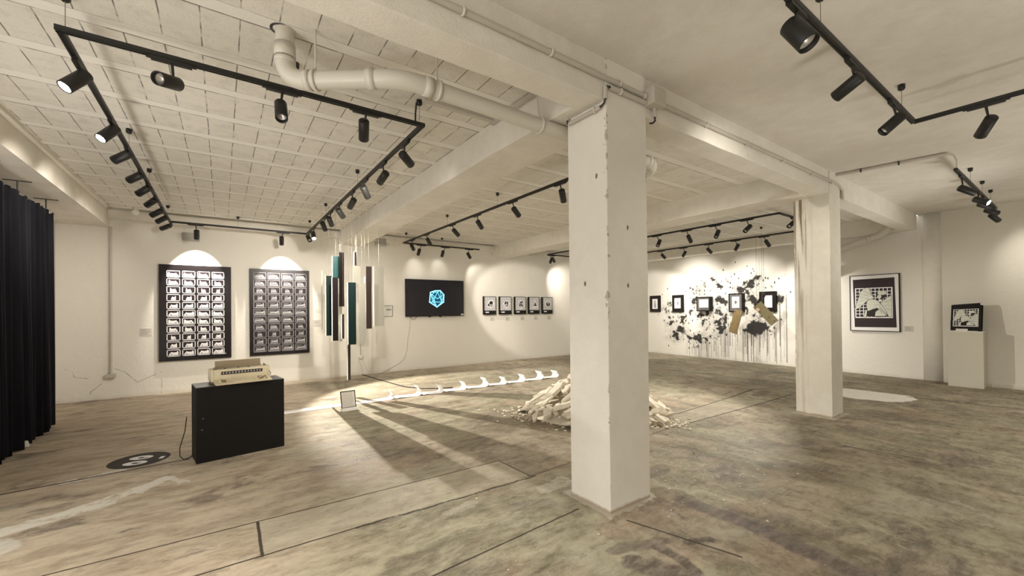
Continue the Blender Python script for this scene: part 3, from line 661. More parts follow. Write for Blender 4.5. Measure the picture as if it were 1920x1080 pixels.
MB().lathe([(0, 0.058), (0, 0.074), (0.003, 0.074)], (0.348, 3.262, ZC-0.004), (0, 0, 1), 20).build('hole_rim', M_DARKSLOT, t)
t = thing('drain_pipe', 'white drain pipe sloping under the beam beside the angel print', 'pipe', (0, 0, 0))
b = MB(); b.tube([(11.88, 2.60, 3.60), (11.88, 2.60, 3.34)], 0.072, 24)
b.tube(arc((11.88, 2.60, 3.34), (11.88, 2.62, 3.22), (11.88, 2.79, 3.17), 8), 0.072, 24)
b.tube([(11.88, 2.79, 3.17), (11.88, 4.2, 2.68)], 0.067, 24); b.build('pipe', M_PVC, t)
MB().lathe([(-0.04, 0.067), (-0.04, 0.08), (0.04, 0.08), (0.04, 0.067)], (11.88, 2.92, 3.125), (0, 1, -0.35), 24).build('collar', M_PVC, t)

# ------------------------------------------------------------------ lighting tracks and spotlights
ZT = 3.335
LAMPS = [
    ('T1front', [-0.277, 3.64], [0.041, -0.028, -0.071], [-0.495, -0.814, -0.304]),
    ('T1front', [0.39, 3.64], [-0.012, 0.009, -0.003], [-0.023, -0.55, -0.835]),
    ('T1front', [1.029, 3.64], [-0.015, 0.01, 0.028], [0.205, 0.805, -0.556]),
    ('T1left', [-0.81, 4.067], [0.043, -0.03, 0.037], [-0.498, -0.372, -0.783]),
    ('T1left', [-0.81, 5.128], [0.028, -0.02, 0.055], [-0.477, -0.424, -0.77]),
    ('T1left', [-0.81, 5.872], [0.024, -0.018, 0.064], [-0.767, 0.481, -0.425]),
    ('T1left', [-0.81, 6.72], [0.014, -0.01, 0.073], [-0.732, 0.57, -0.373]),
    ('T1left', [-0.81, 7.33], [0.018, -0.013, 0.068], [-0.713, 0.509, -0.482]),
    ('T1left', [-0.81, 8.083], [0.001, -0.001, 0.073], [-0.628, 0.647, -0.432]),
    ('T1left', [-0.81, 8.89], [0.0, -0.001, 0.096], [-0.781, 0.389, -0.488]),
    ('T1left', [-0.81, 9.48], [0.012, -0.009, 0.076], [-0.766, 0.454, -0.455]),
    ('T1left', [-0.81, 10.337], [-0.015, 0.01, 0.074], [-0.763, 0.566, -0.314]),
    ('T1back', [-0.422, 10.15], [0.014, -0.01, -0.01], [-0.028, 0.606, -0.795]),
    ('T1back', [1.084, 10.15], [-0.027, 0.019, 0.008], [0.052, 0.544, -0.837]),
    ('T1right', [1.55, 4.105], [-0.023, 0.016, -0.002], [0.747, 0.599, -0.289]),
    ('T1right', [1.55, 4.82], [0.033, -0.023, -0.003], [-0.112, 0.92, -0.376]),
    ('T1right', [1.55, 5.56], [-0.024, 0.017, 0.024], [0.546, 0.651, -0.528]),
    ('T1right', [1.55, 6.217], [0.024, -0.017, -0.001], [-0.1, 0.893, -0.44]),
    ('T1right', [1.55, 7.0], [-0.023, 0.016, 0.013], [0.583, 0.689, -0.431]),
    ('T1right', [1.55, 7.652], [-0.033, 0.023, 0.008], [0.419, 0.73, -0.541]),
    ('T1right', [1.55, 8.099], [-0.052, 0.036, 0.005], [0.414, 0.695, -0.588]),
    ('T1right', [1.55, 9.247], [-0.022, 0.015, 0.003], [0.014, -0.65, -0.76]),
    ('T1right', [1.55, 9.792], [-0.033, 0.023, 0.009], [0.091, -0.799, -0.594]),
    ('T2left', [3.8, 4.217], [0.014, -0.01, 0.01], [0.602, 0.444, -0.664]),
    ('T2left', [3.8, 5.353], [0.01, -0.007, -0.002], [0.803, 0.318, -0.504]),
    ('T2left', [3.8, 6.469], [0.005, -0.004, -0.011], [0.738, 0.467, -0.487]),
    ('T2left', [3.8, 7.459], [0.016, -0.011, 0.002], [0.793, 0.371, -0.484]),
    ('T2left', [3.8, 8.721], [0.004, -0.003, 0.004], [0.643, 0.474, -0.602]),
    ('T2left', [3.8, 9.583], [-0.028, 0.02, -0.003], [0.56, 0.573, -0.598]),
    ('T2back', [4.287, 10.2], [-0.04, 0.028, -0.011], [0.08, 0.76, -0.645]),
    ('T2back', [4.977, 10.2], [-0.048, 0.034, -0.008], [0.151, 0.767, -0.623]),
    ('T2back', [5.717, 10.2], [-0.038, 0.027, -0.004], [0.66, 0.347, -0.667]),
    ('T3near', [8.45, 9.896], [0.053, -0.037, -0.006], [-0.526, -0.129, -0.841]),
    ('T3near', [8.45, 5.995], [0.078, -0.055, -0.011], [-0.608, -0.087, -0.789]),
    ('T3near', [8.45, 5.225], [0.024, -0.017, -0.01], [0.691, 0.042, -0.721]),
    ('T3near', [8.45, 4.58], [0.066, -0.046, -0.014], [-0.608, -0.002, -0.794]),
    ('T3near', [8.45, 3.941], [0.074, -0.052, -0.02], [-0.729, 0.249, -0.637]),
    ('T3back', [8.627, 10.0], [0.012, -0.009, 0.017], [0.744, 0.387, -0.545]),
    ('T3far', [10.79, 7.507], [0.016, -0.011, -0.008], [0.867, 0.026, -0.498]),
    ('T3far', [10.79, 6.776], [0.046, -0.032, -0.011], [0.433, 0.694, -0.575]),
    ('T3far', [10.79, 6.028], [-0.031, 0.022, -0.015], [0.817, -0.12, -0.565]),
    ('T3far', [10.79, 5.32], [0.064, -0.045, -0.005], [0.486, 0.637, -0.598]),
    ('T3far', [10.79, 4.638], [0.032, -0.022, 0.004], [0.707, -0.14, -0.693]),
    ('T3front', [9.107, 3.37], [0.003, -0.003, 0.032], [-0.815, 0.181, -0.55]),
    ('T4long', [2.729, 0.98], [-0.034, 0.024, 0.001], [-0.036, -0.511, -0.859]),
    ('T4long', [3.673, 0.98], [0.051, -0.036, 0.009], [0.297, 0.896, -0.329]),
    ('T4long', [4.708, 0.98], [0.053, -0.037, -0.002], [-0.52, 0.531, -0.67]),
    ('T4end', [5.38, 0.528], [0.042, -0.03, -0.015], [0.73, 0.446, -0.518]),
    ('T5', [8.112, 1.02], [-0.024, 0.018, -0.051], [0.617, -0.655, -0.437]),
    ('T5', [9.513, 1.02], [-0.116, 0.082, 0.007], [-0.252, -0.817, -0.518]),
    ('T5', [10.006, 1.02], [-0.117, 0.083, -0.006], [0.768, -0.572, -0.287]),
    ('T5', [10.669, 1.02], [-0.113, 0.08, -0.022], [0.689, -0.647, -0.327]),
    ('T5', [11.202, 1.02], [-0.098, 0.069, -0.047], [0.735, -0.413, -0.538]),
]

TRACKS = [
 ('black rectangular ceiling track frame in the near left bay', [((-0.83, 3.64), (1.57, 3.64)), ((-0.81, 3.64), (-0.81, 10.45)), ((1.55, 3.64), (1.55, 10.15)), ((-0.81, 10.15), (1.55, 10.15))],
  [(-0.785, 3.64), (1.52, 3.64), (0.483, 3.64), (-0.81, 5.94), (-0.81, 7.43), (-0.81, 9.77), (0.27, 10.15), (1.55, 9.75), (1.55, 5.92), (1.55, 8.07)]),
 ('black angled ceiling track in the middle bay above the television', [((3.8, 3.3), (3.8, 10.2)), ((3.8, 10.2), (6.05, 10.2))], [(3.8, 5.79), (3.8, 7.68), (3.8, 10.0), (4.88, 10.2)]),
 ('black rectangular ceiling track frame in the far bay by the splattered wall', [((8.45, 3.37), (8.45, 10.0)), ((10.79, 3.37), (10.79, 10.0)), ((8.45, 3.37), (10.79, 3.37)), ((8.45, 10.0), (10.79, 10.0))], [(8.45, 4.6), (8.45, 7.5), (10.79, 4.7), (10.79, 7.6), (9.6, 3.37)]),
 ('black angled ceiling track under the smooth ceiling at upper right', [((0.9, 0.98), (5.38, 0.98)), ((5.38, 0.98), (5.38, -1.6))], [(3.09, 0.98), (4.97, 0.98), (5.38, -0.6)]),
 ('short straight ceiling track near the white plinth', [((7.70, 1.02), (11.4, 1.02))], [(8.8, 1.02), (9.88, 1.02), (10.76, 1.02)]),
]
for label, legs, cups in TRACKS:
    t = thing('lighting_track', label, 'light track', (legs[0][0][0], legs[0][0][1], ZT))
    ox, oy = legs[0][0]
    for (a, b_) in legs:
        w = 0.0175
        along_x = abs(a[1]-b_[1]) < 1e-6
        lo = (min(a[0], b_[0])-(0 if along_x else w)-ox, min(a[1], b_[1])-(w if along_x else 0)-oy, 0.0)
        hi = (max(a[0], b_[0])+(0 if along_x else w)-ox, max(a[1], b_[1])+(w if along_x else 0)-oy, 0.034)
        mb = MB(); mb.box((lo[0], lo[1], 0.004), hi)
        # two lips leave the open slot underneath
        if along_x:
            mb.box((lo[0], lo[1], 0), (hi[0], lo[1]+0.011, 0.006)); mb.box((lo[0], hi[1]-0.011, 0), (hi[0], hi[1], 0.006))
        else:
            mb.box((lo[0], lo[1], 0), (lo[0]+0.011, hi[1], 0.006)); mb.box((hi[0]-0.011, lo[1], 0), (hi[0], hi[1], 0.006))
        mb.build('rail', M_BLACKLAMP, t)
    for (cx, cy) in cups:
        c = MB().lathe([(0, 0.0), (0, 0.016), (0.012, 0.026), (0.05, 0.026), (0.05, 0)], (cx-ox, cy-oy, ZC-ZT-0.05), (0, 0, 1), 16).build('ceiling_cup', M_BLACKLAMP, t)
        MB().tube([(cx-ox, cy-oy, 0.03), (cx-ox, cy-oy, ZC-ZT-0.045)], 0.0022, 6).build('suspension_wire', M_WIRE, c)
t_ = MB().tube([(1.50-0.02, 3.64, ZT+0.03), (1.49, 3.66, ZT+0.12), (1.50, 3.66, ZC-0.02)], 0.008, 8).build('power_cable', M_CABLE)
tag(t_, 'black cable dropping from the block ceiling to the near corner of the track frame', 'cable')

HEAD_L, HEAD_R = 0.19, 0.044
def head_mesh(big=1.0):
    r = HEAD_R*big; L = HEAD_L
    return MB().lathe([(0.0, 0.0), (0.0, r*0.9), (0.006, r), (L-0.002, r), (L, r-0.002), (L, r-0.006), (L-0.035, r-0.008)], (0, 0, 0), (0, 0, -1), 28)
def lens_mesh(big=1.0, glow=False):
    r = HEAD_R*big-0.008; L = HEAD_L
    if glow: return MB().lathe([(L-0.006, r+0.001), (L-0.004, 0.0)], (0, 0, 0), (0, 0, -1), 24)
    return MB().lathe([(L-0.033, r), (L-0.050, r*0.55), (L-0.056, 0.0)], (0, 0, 0), (0, 0, -1), 24)
PROTO = {}
def proto(kind):
    if kind in PROTO: return PROTO[kind]
    big = 1.30 if kind == 'big' else 1.0; glow = kind == 'glow'
    PROTO[kind] = (head_mesh(big).build('h', M_BLACKLAMP).data, lens_mesh(big, glow).build('l', M_GLOW if glow else M_REFLECT).data)
    for nm in ('h', 'l'):
        o = bpy.data.objects.get(nm); bpy.data.objects.remove(o)
    return PROTO[kind]
ad = MB().box((-0.016, -0.11, -0.022), (0.016, 0.11, 0.0)).box((-0.012, -0.135, -0.012), (0.012, 0.135, 0.0)).build('a', M_BLACKLAMP); AD = ad.data; bpy.data.objects.remove(ad)
ORD = ['first', 'second', 'third', 'fourth', 'fifth', 'sixth', 'seventh', 'eighth', 'ninth']
LEGTXT = {'T1front': 'from left on the front leg of the near track frame', 'T1left': 'from front on the near frame\'s left leg', 'T1back': 'from left on the near track frame\'s back leg',
          'T1right': 'from front on the near frame\'s right leg', 'T2left': 'from column on the middle bay track\'s long leg', 'T2back': 'from corner on the middle bay track\'s back leg',
          'T3near': 'from back on the far frame\'s near leg', 'T3back': 'at the back corner of the far track frame', 'T3far': 'from left on the far frame\'s wall-side leg',
          'T3front': 'on the far frame, half behind the farther column', 'T4long': 'from top on the upper right track\'s long leg', 'T4end': 'on the upper right track\'s end leg', 'T5': 'from camera on the short track near the white plinth'}
LEGAX = {'T1front': 'x', 'T1back': 'x', 'T2back': 'x', 'T3back': 'x', 'T3front': 'x', 'T4long': 'x', 'T5': 'x'}
cnt = {}
ENERGY = {'T1left': 0.75, 'T1back': 1.3, 'T1right': 0.75, 'T1front': 1.3, 'T2left': 0.7, 'T2back': 0.02, 'T3near': 0.9, 'T3back': 0.7, 'T3far': 1.1, 'T3front': 1.3, 'T4long': 0.3, 'T4end': 0.4, 'T5': 0.2}
for k, (leg, xy, off, d) in enumerate(LAMPS):
    i = cnt.get(leg, 0); cnt[leg] = i+1
    kind = 'glow' if (leg, i) in (('T1left', 0), ('T1left', 1), ('T1right', 7), ('T5', 1)) else ('big' if (leg, i) == ('T4long', 0) else 'normal')
    col_ = 'lit black cylinder spotlight, ' if kind == 'glow' else ('large black cylinder spotlight, ' if kind == 'big' else 'black cylinder spotlight, ')
    if leg in ('T3back', 'T3front', 'T4end'): lab = col_+LEGTXT[leg]
    else: lab = col_+ORD[i]+' '+LEGTXT[leg]
    t = thing('track_spotlight', lab, 'spotlight', (xy[0], xy[1], ZT), (0, 0, 0), 'black track spotlights')
    a = bpy.data.objects.new('adapter', AD); COL.objects.link(a); a.parent = t
    if LEGAX.get(leg) == 'x': a.rotation_euler = (0, 0, R(90))
    o = Vector(off); o *= min(1.0, 0.075/max(o.length, 1e-6)); dv = Vector(d).normalized()
    tail = Vector((0, 0, -0.10))+o
    q = dv.to_track_quat('-Z', 'Y')
    hm, lm = proto(kind)
    h = bpy.data.objects.new('head', hm); COL.objects.link(h); h.parent = t; h.location = tail; h.rotation_euler = q.to_euler()
    l = bpy.data.objects.new('lens', lm); COL.objects.link(l); l.parent = h
    piv = tail+dv*0.045+Vector((0, 0, 0.02))
    MB().tube([(0, 0, -0.015), (piv.x*0.3, piv.y*0.3, -0.05), tuple(piv)], [0.010, 0.009, 0.007], 10).build('stem', M_BLACKLAMP, t)
    wt = t.location+tail+dv*(HEAD_L+0.012)
    e = SPOT_E*ENERGY[leg]
    ang, bl = R(80), 0.9
    if (leg, i) == ('T1right', 8): e, ang, bl, dv = SPOT_E*9.0, R(80), 0.25, Vector((0.50, -0.62, -0.60)).normalized()
    if (leg, i) == ('T1right', 7): e = SPOT_E*0.3
    if leg == 'T1back': ang, bl = R(68), 0.3
    if leg == 'T1left' and i >= 4: e *= (0.4, 0.4, 0.15, 0.08, 0.004)[i-4]
    if (leg, i) == ('T2back', 2): e, ang, bl = SPOT_E*0.12, R(82), 0.6
    if (leg, i) == ('T3far', 1): e, ang, bl = SPOT_E*1.7, R(72), 0.3
    if (leg, i) == ('T1right', 0): e *= 0.04
    if (leg, i) == ('T1left', 0): e *= 0.6
    if leg == 'T1left' and i in (1, 2, 3): e *= 0.5
    if (leg, i) == ('T2left', 3): e, ang, bl, dv = SPOT_E*3.0, R(34), 0.35, Vector((3.95, 3.3, -1.45)).normalized()
    if leg == 'T2left' and i >= 4: e *= 0.18
    if leg == 'T1right' and 4 <= i <= 6: e *= 0.2
    if leg == 'T1right' and i in (1, 3): e *= 2.0
    if leg == 'T3front': e, ang, bl = SPOT_E*3.2, R(62), 0.5
    if leg == 'T5' and i in (0, 2): e, ang, bl = SPOT_E*0.3, R(60), 0.35
    add_light('spot_beam', 'SPOT', wt, e, WARM, dv, 0.012 if (leg, i) == ('T1right', 8) else 0.03, ang, bl)

# ------------------------------------------------------------------ small wall fittings
def wall_box(name, label, cat, loc, size, mat):
    w, d, h = size
    t = thing(name, label, cat, loc)
    MB().box((-w/2, -d/2, -h/2), (w/2, d/2, h/2)).build('case', mat, t, bevel=0.01)
    MB().box((-w/2+0.015, -d/2-0.004, -h/2+0.012), (w/2-0.015, -d/2, h/2-0.012)).build('front_cover', mat, t)
    return t
wall_box('wall_speaker', 'grey box high on the back wall left of the middle track', 'wall box', (3.36, 10.66, 3.40), (0.25, 0.14, 0.16), M_GREYBOX)
t = wall_box('wall_speaker', 'pale box high on the splattered wall beside the farther column', 'wall box', (wx(4.87)-0.08, 4.87, 3.44), (0.26, 0.14, 0.2), M_LABEL); t.rotation_euler = (0, 0, R(-90))
wall_box('junction_box', 'flat pale box on the back wall under the near track corner', 'junction box', (-0.52, 10.72, 3.17), (0.28, 0.06, 0.16), M_GREYBOX)
t = thing('globe_lamp', 'small white globe fitting at the head of the back wall, upper left', 'lamp', (-1.32, 10.3, 3.50))
MB().lathe([(-0.06, 0.0), (-0.055, 0.025), (-0.03, 0.055), (0.0, 0.062), (0.03, 0.052), (0.045, 0.035)], (0, 0, 0), (0, 0, 1), 20).build('globe', M_WHITE, t)
MB().lathe([(0.04, 0.04), (0.08, 0.04), (0.08, 0.0)], (0, 0, 0), (0, 0, 1), 20).build('base', M_WHITE, t)
t = thing('wall_socket', 'round white socket low on the back wall with a conduit and two cables', 'socket', (2.86, 10.72, 0.46))
MB().lathe([(0, 0.06), (0.03, 0.06), (0.045, 0.04), (0.045, 0)], (0, 0.03, 0), (0, -1, 0), 20).build('body', M_WHITE, t)
MB().tube([(-0.01, -0.005, 0.04), (-0.01, -0.005, 0.34)], 0.013, 8).build('feed_pipe', M_GREYPLASTIC, t)
MB().tube([(-0.05, -0.03, -0.04), (-0.06, -0.03, -0.10), (0.0, -0.03, -0.22), (0.03, -0.03, -0.36), (0.03, -0.05, -0.45)], 0.004, 6).tube([(0.05, -0.03, -0.05), (0.08, -0.03, -0.2), (0.14, -0.03, -0.34), (0.20, -0.04, -0.42)], 0.003, 6).build('cable', M_GREYPLASTIC, t)
c = MB().tube([(2.88, 10.68, 0.008), (2.98, 9.8, 0.008), (3.06, 9.0, 0.008), (3.14, 8.4, 0.008), (3.35, 8.0, 0.008), (3.6, 7.8, 0.008), (3.9, 7.7, 0.008)], 0.012, 8).build('floor_cable', M_CABLE)
tag(c, 'dark cable running over the floor from the socket towards the paper strip', 'cable')

# ------------------------------------------------------------------ framed works on the back wall
def frame_box(t, w, h, depth, mat, edge=None, name='panel'):
    o = MB().box((0, 0, 0), (w, depth, h)).build(name, mat, t, bevel=0.003); return o
def thumb_sheet(name, label, x0, x1, z0, z1, gx0, gx1, gz0, gz1, bright):
    W, H = x1-x0, z1-z0; D = 0.06
    t = thing(name, label, 'framed print', (x0, 10.75-D, z0))
    frame_box(t, W, H, D, M_INKBLACK)
    pr = Print2D((0, -0.0008, 0), (1, 0, 0), (0, 0, 1), (0, -1, 0))
    cols, rows = 4, 11
    cw = (gx1-gx0)/cols; chh = (gz1-gz0)/rows
    fr, si = (0, 0) if bright else (2, 2)
    rr = random.Random(3)
    for r_ in range(rows):
        for c_ in range(cols):
            i = r_*cols+c_
            X0 = gx0-x0+c_*cw+0.012; X1 = X0+cw-0.030; Z1 = gz1-z0-r_*chh-0.008; Z0 = Z1-chh+0.020
            pr.layer = 0; b = 0.013 if bright else 0.009
            pr.rect(X0, Z0, X1, Z0+b, fr); pr.rect(X0, Z1-b, X1, Z1, fr); pr.rect(X0, Z0, X0+b, Z1, fr); pr.rect(X1-b, Z0, X1, Z1, fr)
            pr.rect(X0+b, Z0+b, X1-b, Z1-b, 1)
            # the machine turns from frame to frame: long side on, then end on, and back
            f = 0.34+0.56*abs(math.cos(math.pi*i/22.0)); cx = (X0+X1)/2; hw = (X1-X0-2*b)*f/2; zb = Z0+b+0.010; hh = Z1-Z0-2*b-0.022
            s = 1 if (i % 22) < 11 else -1
            out = [(-1, 0), (-1, .55), (-.92, .92), (-.72, .95), (-.62, .70), (-.1, .66), (.35, .70), (.5, .82), (.62, .60), (.8, .45), (1, .12), (1, 0)]
            pr.layer = 1
            pr.poly([(cx+s*a*hw, zb+q*hh*(0.94+0.06*rr.random())) for a, q in out], si if bright else 2)
            pr.layer = 2
            if bright:
                pr.line((cx-hw*0.8, zb+hh*0.30), (cx+hw*0.75, zb+hh*0.26), 0.004, 2)
                pr.ell(cx+s*hw*0.45, zb+hh*0.22, hw*0.16, hh*0.16, 2, 10)
            else:
                pr.rect(cx-hw*0.8, zb+hh*0.1, cx+hw*0.8, zb+hh*0.32, 3); pr.rect(cx-hw*0.95, zb+hh*0.48, cx+hw*0.2, zb+hh*0.9, 3)
                pr.rect(cx-hw*0.7, zb+hh*0.36, cx+hw*0.6, zb+hh*0.44, 0)
    if bright:
        pr.layer = 1; w_ = 0
        for a, q in ((0.0, .03), (.045, .02), (.075, .025), (.11, .015)): pr.rect(W-0.22+a, 0.085, W-0.22+a+q, 0.105, 0)
    pr.mb.build('contact_grid', [M_INKWHITE, M_INKPURPLE, M_INKGREY, M_INKDGREY], t, fix=False)
    return t
thumb_sheet('framed_print', 'large black framed print with bright white grid of small pictures, nearer the curtain', -1.031, 0.154, 0.646, 2.585, -0.925, 0.050, 0.722, 2.474, True)
thumb_sheet('framed_print', 'large black framed print with dim grey grid of small pictures, beside the hanging boards', 0.492, 1.678, 0.647, 2.575, 0.548, 1.635, 0.712, 2.500, False)

def label_card(label, loc, w, h, rotz=0.0, framed=False, clear=True):
    t = thing('wall_label', label, 'label', loc, (0, 0, rotz))
    MB().box((0, -0.006, 0), (w, 0.0, h)).build('card', M_LABEL if clear else M_WHITE, t)
    pr = Print2D((0, -0.0072, 0), (1, 0, 0), (0, 0, 1), (0, -1, 0)); rr = random.Random(int(w*1000+loc[0]*77))
    n = max(3, int(h/0.022)); 
    for k in range(n):
        zz = h-0.015-k*(h-0.025)/n; 
        if framed and k == n//3: pr.rect(w*0.3, zz-0.012, w*0.88, zz+0.008, 1)
        else: pr.rect(w*0.10, zz-0.003, w*(0.55+0.35*rr.random()), zz+0.002, 0)
    pr.mb.build('text', [M_LABELTXT, M_CABLE], t, fix=False)
    if framed:
        b = MB(); e = 0.008
        for lo, hi in (((-e, -0.016, -e), (w+e, 0, 0)), ((-e, -0.016, h), (w+e, 0, h+e)), ((-e, -0.016, 0), (0, 0, h)), ((w, -0.016, 0), (w+e, 0, h))): b.box(lo, hi)
        b.build('frame', M_BLACK, t)
    return t
label_card('small grey label left of the bright black framed print', (-1.323, 10.748, 1.172), 0.18, 0.14)
label_card('small grey label just right of the dim grey framed print', (1.757, 10.748, 1.281), 0.17, 0.13)
label_card('small black-framed text sheet left of the television', (3.45, 10.748, 1.47), 0.23, 0.275, framed=True, clear=False)

# ------------------------------------------------------------------ television
t = thing('television', 'large wall television showing a glowing blue wireframe polyhedron', 'television', (4.015, 10.66, 1.451))
W, H = 1.765, 1.02
MB().box((0, 0, 0), (W, 0.035, H)).box((0.3, 0.035, 0.25), (W-0.3, 0.09, H-0.25)).build('case', M_BLACK, t, bevel=0.004)
pr = Print2D((0, -0.001, 0), (1, 0, 0), (0, 0, 1), (0, -1, 0))
pr.rect(0.012, 0.018, W-0.012, H-0.012, 0)
def tvp(x, y): return ((x-631)/(1518-631)*W, (905-y)/(905-355)*H)
outer = [tvp(*q) for q in ((992, 545), (1064, 520), (1142, 516), (1198, 578), (1193, 690), (1090, 765), (978, 692))]
pr.layer = 1; pr.poly(outer, 1)
inner = [((992, 545), (1100, 540)), ((1004, 580), (1088, 762)), ((1100, 535), (1028, 690)), ((1100, 535), (1165, 690)), ((1028, 690), (1165, 690)), ((1028, 690), (1090, 762)), ((1165, 690), (1090, 762)), ((992, 545), (1028, 690)), ((992, 560), (1095, 640)), ((1142, 516), (1165, 690)), ((1142, 516), (1100, 535)), ((1198, 578), (1095, 640)), ((1198, 580), (1165, 690)), ((978, 692), (1028, 690)), ((1193, 690), (1165, 690)), ((1040, 620), (1060, 690)), ((992, 560), (978, 692)), ((1060, 528), (1004, 600))]
pr.layer = 2
for a, b_ in inner: pr.line(tvp(*a), tvp(*b_), 0.016, 2)
pr.layer = 3; pr.ring(outer, 0.030, 2); pr.layer = 4; pr.ring(outer, 0.016, 3)
pr.rect(W-0.10, 0.022, W-0.015, 0.06, 4)
pr.mb.build('screen', [M_SCREEN, M_TEAL, M_CYAN, M_CYAN2, M_WHITE], t, fix=False)
for x in (0.70, 1.02): MB().box((x-0.03, -0.006, -0.022), (x+0.03, 0.03, 0.0)).build('foot', M_BLACK, t, bevel=0.003)
MB().tube([(0.15, 0.03, 0.0), (0.17, 0.02, -0.05), (0.22, 0.02, -0.09), (0.28, 0.02, -0.06), (0.33, 0.03, 0.0)], 0.006, 8).build('cable_loop', M_CABLE, t)
c = MB().tube([(4.20, 10.735, 1.44), (4.17, 10.735, 1.35), (4.15, 10.735, 1.1), (4.10, 10.735, 0.85), (4.08, 10.735, 0.55), (4.0, 10.735, 0.32), (3.85, 10.735, 0.2), (3.66, 10.73, 0.12), (3.4, 10.70, 0.02)], 0.006, 6).build('television_cable', M_GREYPLASTIC)
tag(c, 'thin pale cable trailing down the wall below the television', 'cable')

# ------------------------------------------------------------------ five polyhedron prints
def poly_print(i, x0, x1, z0, z1, what):
    W, H, D = x1-x0, z1-z0, 0.09
    t = thing('canvas_print', f'small grid print of {what}, {ORD[i]} from the left in the row of five', 'print', (x0, 10.75-D, z0), group='row of five polyhedron prints')
    frame_box(t, W, H, D, M_BLACK)
    pr = Print2D((0, -0.0008, 0), (1, 0, 0), (0, 0, 1), (0, -1, 0)); b = 0.018
    y0 = H*0.225
    pr.rect(b, y0, W-b, H-b, 0); pr.layer = 1
    nx, nz = 8, 9
    sx = (W-2*b)/nx; sz = (H-b-y0)/nz
    for a in range(nx):
        for c_ in range(nz):
            pr.rect(b+a*sx+sx*0.2, y0+c_*sz+sz*0.2, b+a*sx+sx*0.8, y0+c_*sz+sz*0.8, 1)
    cx, cz, s = W*0.54, H*0.58, 0.115
    def q(*pp): return [(cx+a*s, cz+b_*s) for a, b_ in pp]
    shp = {0: [[(-.2, .85), (.55, .85), (.9, .3), (.5, -.25), (-.3, -.25), (-.55, .3)], [(-.55, .3), (-.3, -.25), (-.15, -.85), (-.85, -.55), (-.95, .0)], [(-.3, -.25), (.5, -.25), (.9, .3), (1, -.35), (.3, -1), (-.15, -.85)]],
           1: [[(0, 1.05), (-.85, 0), (.1, -.15)], [(0, 1.05), (.1, -.15), (.95, .1)], [(-.85, 0), (.1, -.15), (0, -1.1)], [(.95, .1), (.1, -.15), (0, -1.1)]],
           2: [[(0, 1.05), (-.55, .1), (.4, .1)], [(-.55, .1), (.4, .1), (0, -.9)], [(0, 1.05), (-.9, .5), (-.55, .1)], [(-.9, .5), (-.9, -.5), (-.55, .1)], [(0, 1.05), (.8, .6), (.4, .1)], [(.8, .6), (.9, -.5), (.4, .1)], [(.9, -.5), (0, -1.1), (.4, .1)], [(-.9, -.5), (0, -1.1), (-.55, .1)]],
           3: [[(0, .8), (.9, -.75), (-.2, -.65)], [(0, .8), (-.2, -.65), (-.75, -.9)]],
           4: [[(-.85, .65), (0, .25), (0, -1.0), (-.75, -.4)], [(0, .25), (.75, .55), (.7, -.5), (0, -1.0)], [(-.85, .65), (0, .25), (.75, .55), (0, .95)]]}[i]
    hull = {0: [(-.3, .95), (.6, .95), (1.05, .3), (1.1, -.4), (.3, -1.15), (-.3, -1), (-1, -.6), (-1.1, .1), (-.65, .6)], 1: [(0, 1.2), (1.15, .1), (0, -1.25), (-1, 0)],
            2: [(0, 1.2), (.95, .7), (1.05, -.6), (0, -1.25), (-1.05, -.6), (-1.05, .6)], 3: [(0, 1.05), (1.1, -.9), (-1, -1.1)], 4: [(-1, .75), (0, 1.05), (.9, .7), (.85, -.6), (0, -1.15), (-.9, -.5)]}[i]
    pr.layer = 2; pr.poly(q(*hull), 0); pr.layer = 3
    for k, pg in enumerate(shp):
        g = q(*pg); mx = sum(a for a, _ in g)/len(g); mz = sum(b_ for _, b_ in g)/len(g)
        pr.poly([(mx+(a-mx)*0.84, mz+(b_-mz)*0.84) for a, b_ in g], 1 if k % 3 != 2 else 2)
    pr.layer = 2; pr.rect(0.05, H*0.10, W*0.40, H*0.155, 0)
    pr.mb.build('artwork', [M_INKWHITE, M_INKPURPLE, M_INKGREY], t, fix=False)
PXS = [(6.475, 6.905), (7.05, 7.49), (7.63, 8.065), (8.19, 8.625), (8.765, 9.20)]
for i, (a, b_) in enumerate(PXS):
    poly_print(i, a, b_, 1.472, 2.03, ('a dodecahedron', 'an octahedron', 'an icosahedron', 'a tetrahedron', 'a cube')[i])
    label_card(f'tiny pale label under the {ORD[i]} polyhedron print', (a+0.27, 10.748, 1.27), 0.15, 0.12)

# ------------------------------------------------------------------ works on the far right wall
ANG = math.atan2(-1, -0.066)     # artwork runs along the wall from +Y to -Y
def onC(y, z, d=0.0): return (wx(y)-d, y, z)
def C_frame(i, ya, yb, z0, z1, depth, sheet, desc, content):
    t = thing('box_frame', desc, 'framed print', onC(ya, z0, depth), (0, 0, ANG))
    W, H = ya-yb, z1-z0
    b = MB(); b.box((0, 0.006, 0), (W, depth, H)); e = 0.035 if depth > 0.08 else 0.03
    b.box((0, 0, 0), (W, 0.02, e)).box((0, 0, H-e), (W, 0.02, H)).box((0, 0, 0), (e, 0.02, H)).box((W-e, 0, 0), (W, 0.02, H))
    b.build('frame', M_BLACK, t, bevel=0.002)
    pr = Print2D((0, 0.005, 0), (1, 0, 0), (0, 0, 1), (0, -1, 0))
    pr.rect(e, e, W-e, H-e, 1 if depth < 0.08 else 2); pr.layer = 1
    x0, y0, x1, y1 = sheet; pr.rect(x0*W, y0*H, x1*W, y1*H, 0); pr.layer = 2
    sw, sh = (x1-x0)*W, (y1-y0)*H
    content(pr, x0*W, y0*H, sw, sh)
    pr.mb.build('sheet', [M_INKWHITE, M_INKBLACK, M_INKDGREY, M_INKGREY], t, fix=False)
    return t
